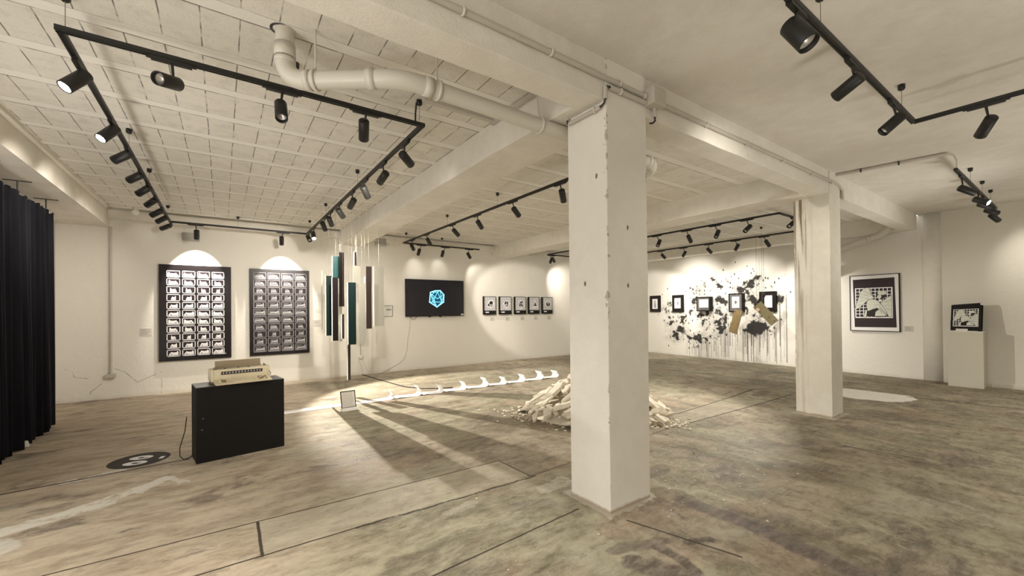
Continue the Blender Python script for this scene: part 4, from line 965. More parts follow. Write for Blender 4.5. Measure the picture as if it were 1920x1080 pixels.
def c1(pr, x, y, w, h): pr.rect(x+w*.35, y+h*.12, x+w*.7, y+h*.5, 3); pr.rect(x+w*.4, y+h*.5, x+w*.62, y+h*.68, 3); pr.ell(x+w*.5, y+h*.75, w*.1, h*.06, 2, 10)
def c2(pr, x, y, w, h): pr.ring([(x+w*.2, y+h*.2), (x+w*.8, y+h*.2), (x+w*.8, y+h*.8), (x+w*.2, y+h*.8)], .006, 3); pr.ell(x+w*.55, y+h*.5, w*.18, h*.2, 3, 12)
def c3(pr, x, y, w, h): pr.line((x+w*.15, y+h*.4), (x+w*.85, y+h*.38), .005, 3); pr.line((x+w*.3, y+h*.5), (x+w*.5, y+h*.6), .005, 3)
def c4(pr, x, y, w, h):
    for a in (.3, .55, .8): pr.line((x+w*a, y+h*.08), (x+w*a, y+h*.92), .008, 3)
    for a in (.3, .55, .8): pr.line((x+w*.1, y+h*a), (x+w*.9, y+h*a), .008, 3)
    pr.ell(x+w*.5, y+h*.5, w*.15, h*.15, 2, 12)
def c5(pr, x, y, w, h): pass
C_frame(0, 9.45, 9.0, 1.49, 2.075, 0.05, (.24, .18, .76, .80), 'small black frame with a little grey drawing, leftmost on the splattered wall', c1)
C_frame(1, 8.49, 8.05, 1.48, 2.065, 0.05, (.20, .22, .76, .82), 'small black frame second from the left at the edge of the ink splatter', c2)
C_frame(2, 7.49, 7.02, 1.505, 1.97, 0.16, (.20, .26, .88, .82), 'deep black landscape box frame with a white sheet in the splatter', c3)
C_frame(3, 6.43, 6.00, 1.48, 2.04, 0.13, (.24, .22, .76, .82), 'deep black box frame above the hanging ochre board', c4)
C_frame(4, 5.56, 5.11, 1.49, 2.06, 0.07, (.32, .20, .78, .80), 'black frame behind the hanging olive board, nearest the farther column', c5)
label_card('tiny white label under the second frame on the splattered wall', onC(8.15, 1.35, 0.0), 0.15, 0.11, ANG, clear=False)
label_card('tiny white label under the landscape box frame', onC(7.14, 1.36, 0.0), 0.15, 0.11, ANG, clear=False)
label_card('tiny white label under the box frame with the ochre board', onC(6.37, 1.36, 0.0), 0.11, 0.11, ANG, clear=False)

def hung_board(label, pts, mat, wires, extra=None):
    """pts: four corners (x, y, z); hangs on wires to the ceiling"""
    P_ = [Vector(p) for p in pts]; base = sum(P_, Vector())/4
    t = thing('hanging_board', label, 'board', tuple(base))
    n = (P_[1]-P_[0]).cross(P_[2]-P_[0]).normalized()*0.008
    vs = [p-base-n for p in P_]+[p-base+n for p in P_]
    MB().add(vs, [(0, 1, 2, 3), (7, 6, 5, 4), (0, 4, 5, 1), (1, 5, 6, 2), (2, 6, 7, 3), (3, 7, 4, 0)]).build('board', mat, t)
    for a, b_ in wires:
        MB().tube([Vector(a)-base, Vector(b_)-base], 0.0035, 6).build('wire', M_WIRE, t)
    if extra: extra(t, base)
    return t
def holes(pts, mat):
    def f(t, base):
        for p in pts:
            MB().lathe([(0, 0.0), (0, 0.012), (0.004, 0.012)], Vector(p)-base, (-1, 0, 0), 12).build('rivet', mat, t)
    return f
hung_board('ochre rectangular board hanging tilted on a wire before the splatter', [(11.85, 5.88, 1.563), (11.78, 5.635, 1.517), (11.76, 5.80, 0.861), (11.83, 6.053, 0.926)], M_CARDBOARD, [((11.80, 5.80, 1.545), (11.80, 5.80, ZC-0.001))], holes([(11.79, 5.83, 1.50), (11.79, 5.83, 0.93)], M_BLACK))
def pink(t, base):
    holes([(11.75, 5.28, 1.63), (11.75, 4.83, 1.26), (11.75, 4.95, 1.35)], M_BLACK)(t, base)
    b = MB().add([Vector(p)-base for p in ((11.745, 5.295, 1.555), (11.745, 5.225, 1.61), (11.745, 5.165, 1.545), (11.745, 5.235, 1.49))], [(0, 1, 2, 3)]).build('pink_sticker', M_PINKCARD, t)
    b['label'] = 'small pink square sticker'
hung_board('olive rectangular board hanging diagonally before the rightmost black frame', [(11.80, 5.357, 1.618), (11.76, 5.152, 1.772), (11.76, 4.733, 1.265), (11.80, 4.925, 1.122)], M_CARDOLIVE, [((11.78, 5.13, 1.76), (11.78, 5.13, ZC-0.001)), ((11.79, 5.27, 1.70), (11.79, 5.27, ZC-0.001))], pink)
hung_board('small black slanting board behind the olive hanging board', [(12.1, 5.50, 1.61), (12.1, 5.43, 1.52), (12.1, 5.18, 1.93), (12.1, 5.26, 2.0)], M_BLACK, [((12.1, 5.22, 1.96), (12.1, 5.22, ZC-0.001))])

# angel print: a generic winged statue over a grid
def angel(pr, MP, dark, grid, white, stone, shade, lw):
    def spoly(pts, mi, ol=True):
        P_ = [MP(*q) for q in pts]; pr.poly(P_, mi)
        if ol:
            pr.layer += 1; pr.ring(P_, lw*0.8, shade)
    pr.poly([MP(*q) for q in ((165, 210), (830, 165), (855, 940), (188, 935))], dark)
    pr.layer += 1
    g = lambda x, y: MP(200+(x)*600, 340+(y)*455-(1-y)*x*25)
    pr.poly([g(0, 0), g(1, 0), g(1, 1), g(0, 1)], white); pr.layer += 1
    for a in range(9):
        for b_ in range(9):
            x0, x1 = 0.03+a*0.106, 0.028+a*0.106+0.088; y0, y1 = 0.028+b_*0.106, 0.028+b_*0.106+0.086
            pr.poly([g(x0, y0), g(x1, y0), g(x1, y1), g(x0, y1)], grid)
    pr.layer += 1
    # far wing and robe
    spoly(((610, 560), (700, 490), (785, 435), (785, 780), (740, 780), (660, 640)), stone)
    spoly(((380, 760), (400, 690), (480, 640), (600, 560), (700, 690), (725, 770), (560, 780)), shade)
    pr.layer += 1
    spoly(((178, 680), (215, 600), (245, 520), (290, 400), (340, 345), (400, 325), (445, 345), (462, 430), (525, 490), (420, 515), (350, 575), (270, 640)), stone)
    spoly(((395, 530), (470, 500), (560, 520), (640, 600), (700, 690), (715, 765), (640, 720), (560, 640), (500, 660), (410, 690), (385, 610)), stone)
    spoly(((520, 770), (530, 700), (600, 650), (680, 720), (700, 765)), stone)
    spoly(((340, 780), (370, 660), (400, 680), (385, 780)), stone)
    c = MP(622, 445); u = abs(MP(722, 445)[0]-c[0])/100
    pr.ell(c[0], c[1], 78*u, 72*u, shade, 20); pr.layer += 1
    cc = MP(640, 408); pr.ell(cc[0], cc[1], 72*u, 40*u, stone, 18); cc = MP(595, 465); pr.ell(cc[0], cc[1], 34*u, 42*u, stone, 14)
    cc = MP(610, 525); pr.ell(cc[0], cc[1], 30*u, 26*u, stone, 12)
    pr.layer += 1
    for a, b_ in (((300, 420), (430, 460)), ((280, 470), (420, 500)), ((320, 380), (440, 420)), ((260, 540), (350, 520)), ((500, 600), (620, 580)), ((420, 700), (520, 640)), ((590, 600), (690, 730)), ((640, 560), (770, 520)), ((660, 600), (780, 600)), ((690, 640), (780, 680)), ((230, 600), (300, 590)), ((580, 455), (610, 450))):
        pr.line(MP(*a), MP(*b_), lw*0.45, shade)
    pr.poly([MP(*q) for q in ((400, 770), (410, 700), (480, 660), (520, 690), (490, 770))], shade)
ya, yb, z0, z1 = 3.445, 2.53, 1.025, 2.35
t = thing('framed_print', 'white-matted dark print of a winged statue over a grid on the right wall', 'framed print', onC(ya, z0, 0.05), (0, 0, ANG))
W, H = (ya-yb), z1-z0
MB().box((0, 0.012, 0), (W, 0.048, H)).build('backing', M_BLACK, t)
b = MB(); e = 0.014
b.box((0, 0, 0), (W, 0.05, e)).box((0, 0, H-e), (W, 0.05, H)).box((0, 0, 0), (e, 0.05, H)).box((W-e, 0, 0), (W, 0.05, H)); b.build('frame', M_BLACK, t, bevel=0.002)
pr = Print2D((0, 0.011, 0), (1, 0, 0), (0, 0, 1), (0, -1, 0))
def MPa(x, y):
    s = (x-110)/(905-110); yt = 150-50*s; yb_ = 990+20*s
    # undo the foreshortening along the wall a little
    return (s*W, (yb_-y)/(yb_-yt)*H)
pr.rect(0.01, 0.01, W-0.01, H-0.01, 2); pr.layer = 1
angel(pr, MPa, 0, 1, 2, 3, 1, 0.009)
pr.mb.build('artwork', [M_INKPURPLE, M_INKBLACK, M_INKWHITE, M_STATUE, M_INKDGREY], t, fix=False)
label_card('small grey label right of the large winged statue print', onC(2.47, 1.04, 0.0), 0.15, 0.12, ANG)

# ------------------------------------------------------------------ white plinth with small print
t = thing('plinth', 'white square plinth by the right wall carrying a small print', 'plinth', (11.92, 1.25, 0))
MB().box((0, 0, 0), (0.42, 0.48, 1.085)).build('body', M_PEDWHITE, t, bevel=0.004)
MB().box((-0.004, -0.004, 1.085), (0.424, 0.484, 1.10)).build('top', M_WHITE, t, bevel=0.003)
t = thing('tabletop_print', 'small black board print of a winged statue standing on the white plinth', 'print', (12.03, 1.70, 1.102), (R(0), 0, R(-95)))
W, H = 0.415, 0.52
tilt = Matrix.Rotation(R(-9), 4, 'X')
MB().box((0, 0.0, 0.0), (W, 0.012, H), M=tilt).build('board', M_BLACK, t)
MB().box((0.012, 0.03, 0.0), (W+0.012, 0.042, H-0.004), M=tilt).build('rear_board', M_BLACK, t)
pr = Print2D((0, 0, 0), (1, 0, 0), (0, 0, 1), (0, -1, 0)); pr.o = Vector((0, -0.001, 0)); 
pr.vv = tilt.to_3x3() @ Vector((0, 0, 1)); pr.n = tilt.to_3x3() @ Vector((0, -1, 0))
def MPs(x, y):
    return (0.012+(x-165)/(845-165)*(W-0.024), (900-y)/(900-250)*(H*0.93)+0.012)
pr.layer = 1
angel(pr, MPs, 0, 1, 2, 3, 1, 0.004)
pr.mb.build('artwork', [M_BLACK, M_INKBLACK, M_INKWHITE, M_STATUE, M_INKDGREY], t, fix=False)
MB().box((-0.012, -0.05, 0), (W*0.9, 0.06, 0.006)).box((-0.012, 0.02, 0), (-0.006, 0.06, 0.2)).build('acrylic_stand', M_CLEAR, t)
t2 = thing('label_card', 'small folded white card in front of the print on the white plinth', 'card', (11.955, 1.62, 1.101), (0, 0, R(-92)))
MB().prism([(0, 0), (0.035, 0.045), (0.07, 0)], 0.0, 0.16, axis=0).build('card', M_WHITE, t2)

# ------------------------------------------------------------------ black plinth and typewriter
PU = math.atan2(0.147, 0.989)
t = thing('plinth', 'black rectangular plinth carrying the typewriter', 'plinth', (-0.233, 5.497, 0), (0, 0, PU))
PW, PD, PH = 0.843, 0.375, 0.808
MB().box((0, 0, 0), (PW, PD, PH-0.006)).build('body', M_PLINTH, t, bevel=0.003)
MB().box((0, 0, PH-0.006), (PW, PD, PH)).build('top', M_PLINTHTOP, t, bevel=0.002)
for (x, z) in ((0.055, 0.47), (0.045, 0.35)):
    MB().add([(x, -0.001, z), (x+0.009, -0.001, z), (x+0.004, -0.001, z+0.009)], [(0, 1, 2)]).build('paint_chip', M_LABEL, t)
c = MB().tube([(-0.33, 5.83, 0.45), (-0.345, 5.83, 0.30), (-0.39, 5.80, 0.12), (-0.385, 5.77, 0.04), (-0.35, 5.73, 0.012), (-0.31, 5.76, 0.010), (-0.25, 5.92, 0.010)], 0.005, 8).build('power_cable', M_CABLE)
tag(c, 'thin black cable looping behind the left edge of the black plinth', 'cable')
o_ = Vector((-0.233, 5.497, PH)); u_ = Vector((math.cos(PU), math.sin(PU), 0)); v_ = Vector((-math.sin(PU), math.cos(PU), 0))
ty = thing('typewriter', 'cream electric typewriter with open smoked lid on the black plinth', 'typewriter', tuple(o_), (0, 0, PU))
# side profile (depth v, height z)
side = [(0.115, 0.030), (0.125, 0.150), (0.150, 0.160), (0.33, 0.160), (0.37, 0.135), (0.385, 0.05), (0.36, 0.018), (0.12, 0.018)]
b = MB(); b.prism(side, 0.150, 0.172, axis=0); b.prism(side, 0.700, 0.722, axis=0); b.build('side_cheek', M_CREAM, ty, bevel=0.006)
b = MB()
b.prism([(0.12, 0.035), (0.122, 0.095), (0.14, 0.095), (0.14, 0.035)], 0.172, 0.70, axis=0)
b.prism([(0.124, 0.132), (0.128, 0.153), (0.165, 0.158), (0.165, 0.132)], 0.172, 0.70, axis=0)
b.box((0.172, 0.124, 0.09), (0.240, 0.15, 0.14)); b.box((0.646, 0.124, 0.09), (0.70, 0.15, 0.14))
b.prism([(0.27, 0.02), (0.27, 0.155), (0.33, 0.158), (0.368, 0.133), (0.382, 0.05), (0.36, 0.02)], 0.172, 0.70, axis=0)
b.build('body', M_CREAM, ty, bevel=0.003)
MB().prism([(0.145, 0.0), (0.36, 0.0), (0.37, 0.02), (0.13, 0.02)], 0.16, 0.71, axis=0).build('base', M_BROWNLID, ty)
MB().box((0.238, 0.132, 0.094), (0.648, 0.146, 0.134)).build('paper_scale', M_DARKSLOT, ty)
b = MB()
for k in range(13): b.box((0.255+k*0.030, 0.1295, 0.104), (0.255+k*0.030+0.012, 0.1325, 0.124))
b.build('scale_marks', M_INKGREY, ty)
MB().tube([(0.185, 0.215, 0.135), (0.69, 0.215, 0.135)], 0.021, 20).build('platen', M_DARKSLOT, ty)
for x in (0.186, 0.676): MB().box((x, 0.185, 0.13), (x+0.012, 0.245, 0.178)).build('platen_bracket', M_METAL, ty, bevel=0.003)
MB().tube([(0.20, 0.175, 0.158), (0.67, 0.175, 0.158)], 0.005, 8).build('paper_bail', M_METAL, ty)
for x in (0.27, 0.40, 0.50): MB().tube([(x, 0.175, 0.158), (x+0.02, 0.175, 0.158)], 0.010, 10).build('bail_roller', M_DARKSLOT, ty)
lid = MB().prism([(0.250, 0.150), (0.256, 0.150), (0.275, 0.240), (0.268, 0.242)], 0.200, 0.652, axis=0).build('paper_support', M_BROWNLID, ty, bevel=0.002); lid['label'] = 'smoked brown upright lid'
MB().prism([(-0.045, 0.004), (-0.052, 0.012), (-0.045, 0.018), (0.118, 0.048), (0.118, 0.004)], 0.168, 0.708, axis=0).build('keyboard_deck', M_CREAM, ty, bevel=0.003)
MB().box((0.195, 0.1195, 0.098), (0.225, 0.1225, 0.122)).build('badge', M_LABEL, ty)
MB().tube([(0.712, 0.118, 0.10), (0.727, 0.105, 0.07), (0.726, 0.10, 0.05), (0.716, 0.11, 0.05)], 0.003, 6).build('release_lever', M_DARKSLOT, ty)
keym = MB().box((-0.0075, -0.0075, 0), (0.0075, 0.0075, 0.009)).build('key', M_CREAMKEY, ty)
bpy.data.objects.remove(keym); 
def key_data(w, mat):
    o = MB().box((-w, -0.0078, 0), (w, 0.0078, 0.009)).build('k', mat); d = o.data; bpy.data.objects.remove(o); return d
kd = {('c', 0): key_data(0.0078, M_CREAMKEY), ('d', 0): key_data(0.0078, M_KEYDARK)}
slope = math.atan2(0.030, 0.163)
def put_key(x, y, d):
    k = bpy.data.objects.new('key', d); COL.objects.link(k); k.parent = ty; k.location = (x, y, 0.0185+(y+0.045)*math.tan(slope)); k.rotation_euler = (slope, 0, 0)
for r_ in range(4):
    for c_ in range(20):
        x = 0.215+c_*0.0235+(r_*0.006 if 3 < c_ < 15 else 0); y = 0.085-r_*0.024
        if c_ in (3, 15): continue
        dark = (c_ in (1, 2) and r_ > 0) or (c_ >= 16 and (r_+c_) % 3 != 0)
        put_key(x, y, kd[('d' if dark else 'c', 0)])
sb = key_data(0.085, M_CREAMKEY); k = bpy.data.objects.new('space_bar', sb); COL.objects.link(k); k.parent = ty; k.location = (0.42, -0.016, 0.0185+0.029*math.tan(slope)); k.rotation_euler = (slope, 0, 0)

# floor sticker: black disc with two white ovals
t = thing('floor_sticker', 'round black floor sticker with two white eyes near the plinth', 'sticker', (-0.748, 6.045, 0.0))
b = Print2D((0, 0, 0.0012), (1, 0, 0), (0, 1, 0), (0, 0, 1)); b.ell(0, 0, 0.262, 0.262, 0, 48)
a = R(-14); ca, sa = math.cos(a), math.sin(a)
def rp(x, y): return (x*ca-y*sa, x*sa+y*ca)
def rell(cx, cy, rx, ry, mi, n=28): b.poly([rp(cx+rx*math.cos(2*math.pi*k/n), cy+ry*math.sin(2*math.pi*k/n)) for k in range(n)], mi)
b.layer = 1; rell(-0.015, 0.080, 0.105, 0.068, 1); rell(0.0, -0.105, 0.105, 0.068, 1)
b.layer = 2; rell(0.0, 0.075, 0.045, 0.026, 0); rell(0.015, -0.108, 0.045, 0.026, 0)
b.layer = 3; rell(0.018, 0.085, 0.020, 0.012, 1); rell(0.035, -0.100, 0.020, 0.012, 1)
b.layer = 1
b.poly([rp(*q) for q in ((0.175, -0.035), (0.215, -0.035), (0.215, 0.045), (0.175, 0.045))], 1)
b.layer = 2; b.poly([rp(*q) for q in ((0.190, -0.004), (0.200, -0.004), (0.200, 0.004), (0.190, 0.004))], 0)
b.mb.build('print', [M_STICKER, M_INKWHITE], t, fix=False)

# ------------------------------------------------------------------ paper strip
vs = []; fs = []
def strip(profile, y0, y1, mb, jitter=0.0):
    o = len(mb.v); vv = []
    for i, (x, z) in enumerate(profile): vv += [(x, y0, z), (x+0.004, y1, z)]
    ff = [(2*i, 2*i+2, 2*i+3, 2*i+1) for i in range(len(profile)-1)]
    mb.add(vv, ff, 0, True)
mb = MB()
prof = [(0.25, 0.004)]
for i in range(1, 12): prof.append((0.25+i*0.19, 0.004+0.001*(i % 2)))
curls = [2.57, 3.09, 3.56, 4.06, 4.57, 5.06, 5.55, 6.06, 6.55]
start = None
for k, xc in enumerate(curls):
    if k == 0: pf = prof[:-1]+[(xc-0.12, 0.004)]
    else: pf = [(curls[k-1]+0.015, 0.010), (curls[k-1]+0.08, 0.020), (curls[k-1]+0.18, 0.012), (xc-0.15, 0.004)]
    rr_ = 0.062+0.010*math.sin(k*2.1); n_ = 9; full = R(150 if k % 3 else 125)
    for j in range(n_+1):
        a_ = full*j/n_
        pf.append((xc-0.10+rr_*1.25*math.sin(a_), 0.004+rr_*(1-math.cos(a_))))
    tipx, tipz = pf[-1]
    pf.append((tipx-0.05*math.cos(full-R(90)), tipz+0.055*math.sin(R(180)-full+R(30))))
    strip(pf, 7.35+0.004*math.sin(k*1.7), 7.59+0.004*math.sin(k*1.7), mb)
o = mb.build('printer_paper', M_PAPER, fix=False)
md = o.modifiers.new('solid', 'SOLIDIFY'); md.thickness = 0.0012
tag(o, 'long white printer paper strip on the floor, curling up in repeated waves', 'paper')

# ------------------------------------------------------------------ floor sign
t = thing('floor_sign', 'small black-edged text panel leaning on the floor in front of the paper strip', 'sign', (1.56, 7.0, 0.0), (0, 0, R(3)))
Tm = Matrix.Rotation(R(-16), 4, 'X')
MB().box((0, -0.006, 0.035), (0.235, 0.0, 0.315), M=Tm).build('panel', M_BLACK, t)
MB().box((0.014, -0.0085, 0.052), (0.221, -0.0065, 0.299), M=Tm).build('sheet', M_LABEL, t)
b = Print2D((0, 0, 0), (1, 0, 0), (0, 0, 1), (0, -1, 0)); b.vv = Tm.to_3x3() @ Vector((0, 0, 1)); b.n = Tm.to_3x3() @ Vector((0, -1, 0)); b.o = Tm @ Vector((0, -0.0092, 0))
rr = random.Random(4)
b.rect(0.04, 0.283, 0.19, 0.290, 0)
for k in range(17): b.rect(0.022, 0.262-k*0.0125, 0.022+0.19*(0.8+0.2*rr.random()), 0.2655-k*0.0125, 0)
b.mb.build('text', [M_LABELTXT], t, fix=False)
MB().box((0.0, -0.05, 0.0), (0.235, 0.02, 0.008)).box((0.0, -0.006, 0.0), (0.235, 0.004, 0.045)).build('foot', M_CLEAR, t)
MB().box((0.02, 0.0, 0.0), (0.03, 0.12, 0.006)).box((0.205, 0.0, 0.0), (0.215, 0.12, 0.006)).build('stay', M_BLACK, t)

# ------------------------------------------------------------------ hanging boards (mobile)
HB = [('dark teal board with white left edge, leftmost of the wide hanging boards', 8.0, 1.530, 1.633, 1.172, 2.255, M_DARKTEAL, True),
 ('long dark board with white left edge, second of the wide hanging boards', 7.8, 1.596, 1.692, 1.086, 2.214, M_DARKBOARD, True),
 ('short bright teal board high among the hanging boards', 8.3, 1.711, 1.817, 2.240, 2.658, M_TEALBOARD, True),
 ('black board reaching highest, slightly twisted, among the hanging boards', 8.15, 1.783, 1.877, 1.700, 2.716, M_DARKBOARD, False),
 ('pale narrow strip standing in for a wall shadow behind the dark hanging boards', 8.5, 1.849, 1.917, 1.023, 1.941, M_PALEBOARD, False),  # shadow strip on the back wall, built as a pale board
 ('largest black-green hanging board with white left edge, front and centre', 7.6, 1.815, 1.948, 1.018, 2.120, M_DARKTEAL, True),
 ('short pale board behind the top of the largest hanging board', 8.2, 2.050, 2.185, 2.141, 2.482, M_DULLBOARD, False),
 ('small half white half dark board high at the centre of the mobile', 8.4, 2.130, 2.174, 2.511, 2.779, M_BROWNBOARD, True),
 ('long pale board hanging right of the largest dark board', 8.0, 2.107, 2.217, 0.985, 2.127, M_DULLBOARD, False),
 ('brown-black board, rightmost dark one of the hanging boards', 7.8, 2.182, 2.285, 1.282, 2.441, M_BROWNBOARD, False),
 ('pale wide board nearly the wall colour, rightmost of the hanging boards', 8.4, 2.508, 2.704, 1.304, 2.507, M_DULLBOARD, True),
 ('short brown sliver board low between two dark hanging boards', 8.1, 1.821, 1.861, 1.098, 1.557, M_BROWNBOARD, True),
 ('narrow brown stick hanging lowest, nearly to the floor', 7.9, 1.874, 1.921, 0.351, 1.10, M_BROWNBOARD, True),
 ('tiny white board high at the right of the mobile', 8.2, 2.262, 2.276, 2.154, 2.278, M_WHITEEDGE, False),
 ('thin pale edge-on board, leftmost of the hanging boards', 8.3, 1.505, 1.525, 1.273, 2.375, M_PALEBOARD, False)]
for k, (lab, Y, x0, x1, z0, z1, mat, edge) in enumerate(HB):
    w = x1-x0; cx = (x0+x1)/2; tw = [0, 2, -4, 6, 3, 0, -3, 5, 2, 4, 0, -5, 3, 0, 0][k]
    t = thing('hanging_board', lab, 'board', (cx, Y, z0), (0, 0, R(tw)), 'mobile of narrow hanging boards')
    h = z1-z0; n = 10; vs = []; fs = []
    for j in range(n+1):
        z = h*j/n; a = R(7 if k in (3, 9) else 1.5)*math.sin(math.pi*j/n*1.3); c_, s_ = math.cos(a), math.sin(a)
        for (px_, py_) in ((-w/2, -0.004), (w/2, -0.004), (w/2, 0.004), (-w/2, 0.004)): vs.append((px_*c_-py_*s_, px_*s_+py_*c_, z))
    for j in range(n):
        for q in range(4): fs.append((j*4+q, j*4+(q+1) % 4, (j+1)*4+(q+1) % 4, (j+1)*4+q))
    fs += [(0, 1, 2, 3), (n*4+3, n*4+2, n*4+1, n*4)]
    MB().add(vs, fs).build('board', mat, t)
    if edge:
        e = MB().box((-w/2-0.016, -0.006, 0.0), (-w/2-0.001, 0.006, h)).build('edge_strip', M_WHITEEDGE, t)
    MB().tube([(0, 0, h-0.01), (0, 0, ZC-z0)], 0.0012, 5).build('hanging_wire', M_WIRE, t)

# ------------------------------------------------------------------ curtain
t = thing('curtain', 'floor-length black velvet curtain at the left edge', 'curtain', (0, 0, 0))
N = 430; rows = 26; vs = []; fs = []
ya, yb = 4.6, 8.82
for j in range(rows+1):
    hz = j/rows
    for i in range(N+1):
        s = i/N; y = ya+(yb-ya)*s
        ph = s*2*math.pi*19+1.6*math.sin(s*23)
        amp = (0.055+0.02*math.sin(s*31))*(0.55+0.45*(1-hz))
        x = -2.02-0.03*math.cos(s*5)+amp*math.sin(ph)+0.015*math.sin(ph*2.3+hz*2)
        ztop = 3.075-0.028*(0.5+0.5*math.cos(s*2*math.pi*38))
        zbot = 0.012+0.012*math.sin(ph+1)
        vs.append((x, y+0.02*math.cos(ph), zbot+(ztop-zbot)*hz))
for j in range(rows):
    for i in range(N): a = j*(N+1)+i; fs.append((a, a+1, a+N+2, a+N+1))
o = MB().add(vs, fs, 0, True).build('drape', M_CURTAIN, t, fix=False); md = o.modifiers.new('solid', 'SOLIDIFY'); md.thickness = 0.004
for k in range(39):
    y = ya+(yb-ya)*k/38
    MB().lathe([(-0.010, 0.004), (0.0, 0.011), (0.010, 0.004)], (-2.05, y, 3.085), (0, 0, 1), 8).build('curtain_hook', M_WHITE, t)
t = thing('curtain_rail', 'thin dark curtain rail on short ceiling hangers above the black curtain', 'curtain rail', (0, 0, 0))
MB().tube([(-2.05, 4.4, 3.10), (-2.05, 8.95, 3.10)], 0.010, 8).build('rail', M_METAL, t)
for y in (5.4, 6.7, 7.6, 8.6):
    MB().tube([(-2.05, y, 3.10), (-2.05, y, ZB)], 0.008, 8).box((-2.17, y-0.012, ZB-0.008), (-1.93, y+0.012, ZB)).build('hanger', M_CABLE, t)
t = thing('paper_scrap', 'small white block on the floor at the foot of the curtain', 'block', (-1.99, 7.46, 0.0), (0, 0, R(25)))
MB().prism([(0, 0), (0.075, 0.0), (0.06, 0.07), (0.012, 0.065)], 0, 0.06, axis=1).build('block', M_WHITE, t, bevel=0.003)

# ------------------------------------------------------------------ rubble heap
def chunk_mesh(seed):
    r = random.Random(seed)
    L, W_, T = r.uniform(0.26, 0.46), r.uniform(0.14, 0.25), r.uniform(0.030, 0.060)
    bm = bmesh.new()
    n = r.randint(4, 6); base = []
    for k in range(n):
        a = 2*math.pi*(k+r.uniform(-.28, .28))/n; base.append((math.cos(a)*L/2*r.uniform(.8, 1.15), math.sin(a)*W_/2*r.uniform(.8, 1.2)))
    for (x, y) in base:
        bm.verts.new((x, y, -T/2)); bm.verts.new((x*r.uniform(.86, 1.02), y*r.uniform(.86, 1.02), T/2+r.uniform(-.01, .01)))
    bmesh.ops.convex_hull(bm, input=bm.verts)
    bmesh.ops.recalc_face_normals(bm, faces=bm.faces)
    me = bpy.data.meshes.new('plaster_chunk'); bm.to_mesh(me); bm.free(); me.materials.append(M_PLASTER)
    return me
CH = [chunk_mesh(50+i) for i in range(14)]
rc = random.Random(21)
HC = (4.72, 4.52)
def heap_h(r_): return 0.72*max(0.0, 1-r_)**0.85
placed = []
for k in range(235):
    rr_ = (rc.random())**0.55; an = rc.uniform(0, 2*math.pi)
    lx = math.cos(an)*rr_*1.12; ly = math.sin(an)*rr_*0.98
    # long axis of the heap runs across the view
    dx = lx*0.80+ly*0.60; dy = -lx*0.60+ly*0.80
    placed.append((HC[0]+dx, HC[1]+dy, heap_h(rr_)*rc.uniform(0.66, 1.0), rr_, an))
for k, (x, y, z, rr_, an) in enumerate(placed):
    s = rc.uniform(0.62, 1.12)*(0.75 if rr_ > 0.85 else 1)
    o = bpy.data.objects.new('plaster_chunk', CH[k % 14]); COL.objects.link(o)
    o.location = (x, y, z+0.035*s); o.scale = (s, s, s)
    rad = Vector((x-HC[0], y-HC[1], 0.0)); rad = rad.normalized() if rad.length > 1e-4 else Vector((1, 0, 0))
    nrm = (rad*(0.62 if rr_ < 0.85 else 0.2)+Vector((rc.uniform(-.55, .55), rc.uniform(-.55, .55), 1.0))).normalized()
    o.rotation_euler = (nrm.to_track_quat('Z', 'Y') @ Quaternion((0, 0, 1), rc.uniform(0, 6.28))).to_euler()
    # rest it on the ground if the tilt would push it below
    zmin = min((o.rotation_euler.to_matrix() @ (Vector(v.co)*s)).z for v in o.data.vertices)
    if o.location.z+zmin < 0.002: o.location.z = -zmin+0.002
    tag(o, 'broken cream plaster slab in the rubble heap behind the near column', 'rubble', 'plaster slabs in the rubble heap')
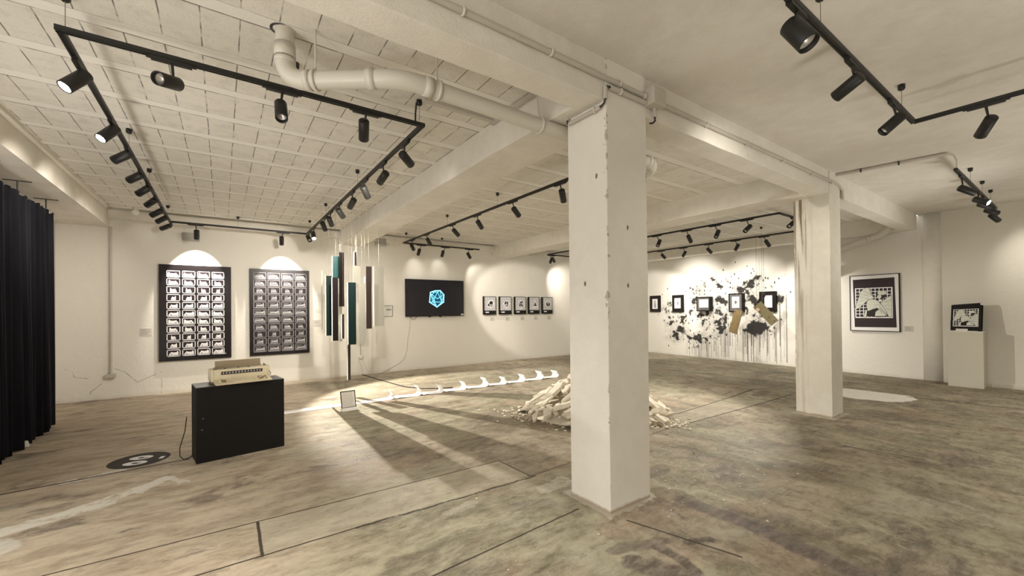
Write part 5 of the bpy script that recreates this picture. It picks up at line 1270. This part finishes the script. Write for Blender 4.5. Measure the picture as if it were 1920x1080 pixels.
# solid core so that no light passes under the slabs
n = 22; vs = [(0, 0, 0.36)]; fs = []
for j in range(1, 7):
    for i in range(n):
        q = j/6; a = 2*math.pi*i/n; lx = math.cos(a)*q*1.0; ly = math.sin(a)*q*0.88
        vs.append((lx*0.8+ly*0.6, -lx*0.6+ly*0.8, max(0.0, heap_h(q)*0.52*(0.9+0.2*rc.random()))))
for i in range(n): fs.append((0, 1+i, 1+(i+1) % n))
for j in range(5):
    for i in range(n): fs.append((1+j*n+i, 1+(j+1)*n+i, 1+(j+1)*n+(i+1) % n, 1+j*n+(i+1) % n))
o = MB().add(vs, fs).build('rubble_core', M_PLASTER); o.location = (HC[0], HC[1], 0.0); tag(o, 'solid plaster core added inside the rubble heap to block light', 'rubble', kind='stuff')
b = MB(); r3 = random.Random(9)
for k in range(600):
    if k < 260: a = r3.gauss(0, 0.17); bx_, by_ = 5.10+r3.gauss(0, 0.16), 3.52+r3.gauss(0, 0.15)
    elif k < 400: an = r3.uniform(0, 6.28); q = r3.uniform(0.9, 1.15); lx, ly = math.cos(an)*q*1.12, math.sin(an)*q*0.98; bx_, by_ = HC[0]+lx*0.8+ly*0.6, HC[1]-lx*0.6+ly*0.8
    elif k < 470: bx_, by_ = 3.75+r3.gauss(0, 0.18), 5.25+r3.gauss(0, 0.2)
    elif k < 500: bx_, by_ = r3.uniform(1.2, 5.5), r3.uniform(1.4, 4.0)
    else: bx_, by_ = r3.uniform(2.9, 4.8), r3.uniform(1.8, 3.0)
    s = r3.uniform(0.006, 0.028) if k < 470 else r3.uniform(0.004, 0.011); an = r3.uniform(0, 6.28)
    M_ = Matrix.Translation((bx_, by_, s*0.28)) @ Matrix.Rotation(an, 4, 'Z') @ Matrix.Rotation(r3.uniform(-.3, .3), 4, 'X')
    b.prism([(-s, -s*.5), (s*.8, -s*.6), (s, s*.4), (-s*.3, s*.7)], -s*.22, s*.22, axis=2, M=M_)
o = b.build('plaster_crumbs', M_PLASTER); tag(o, 'crumbs of white plaster scattered on the concrete round the heap', 'debris', kind='stuff')
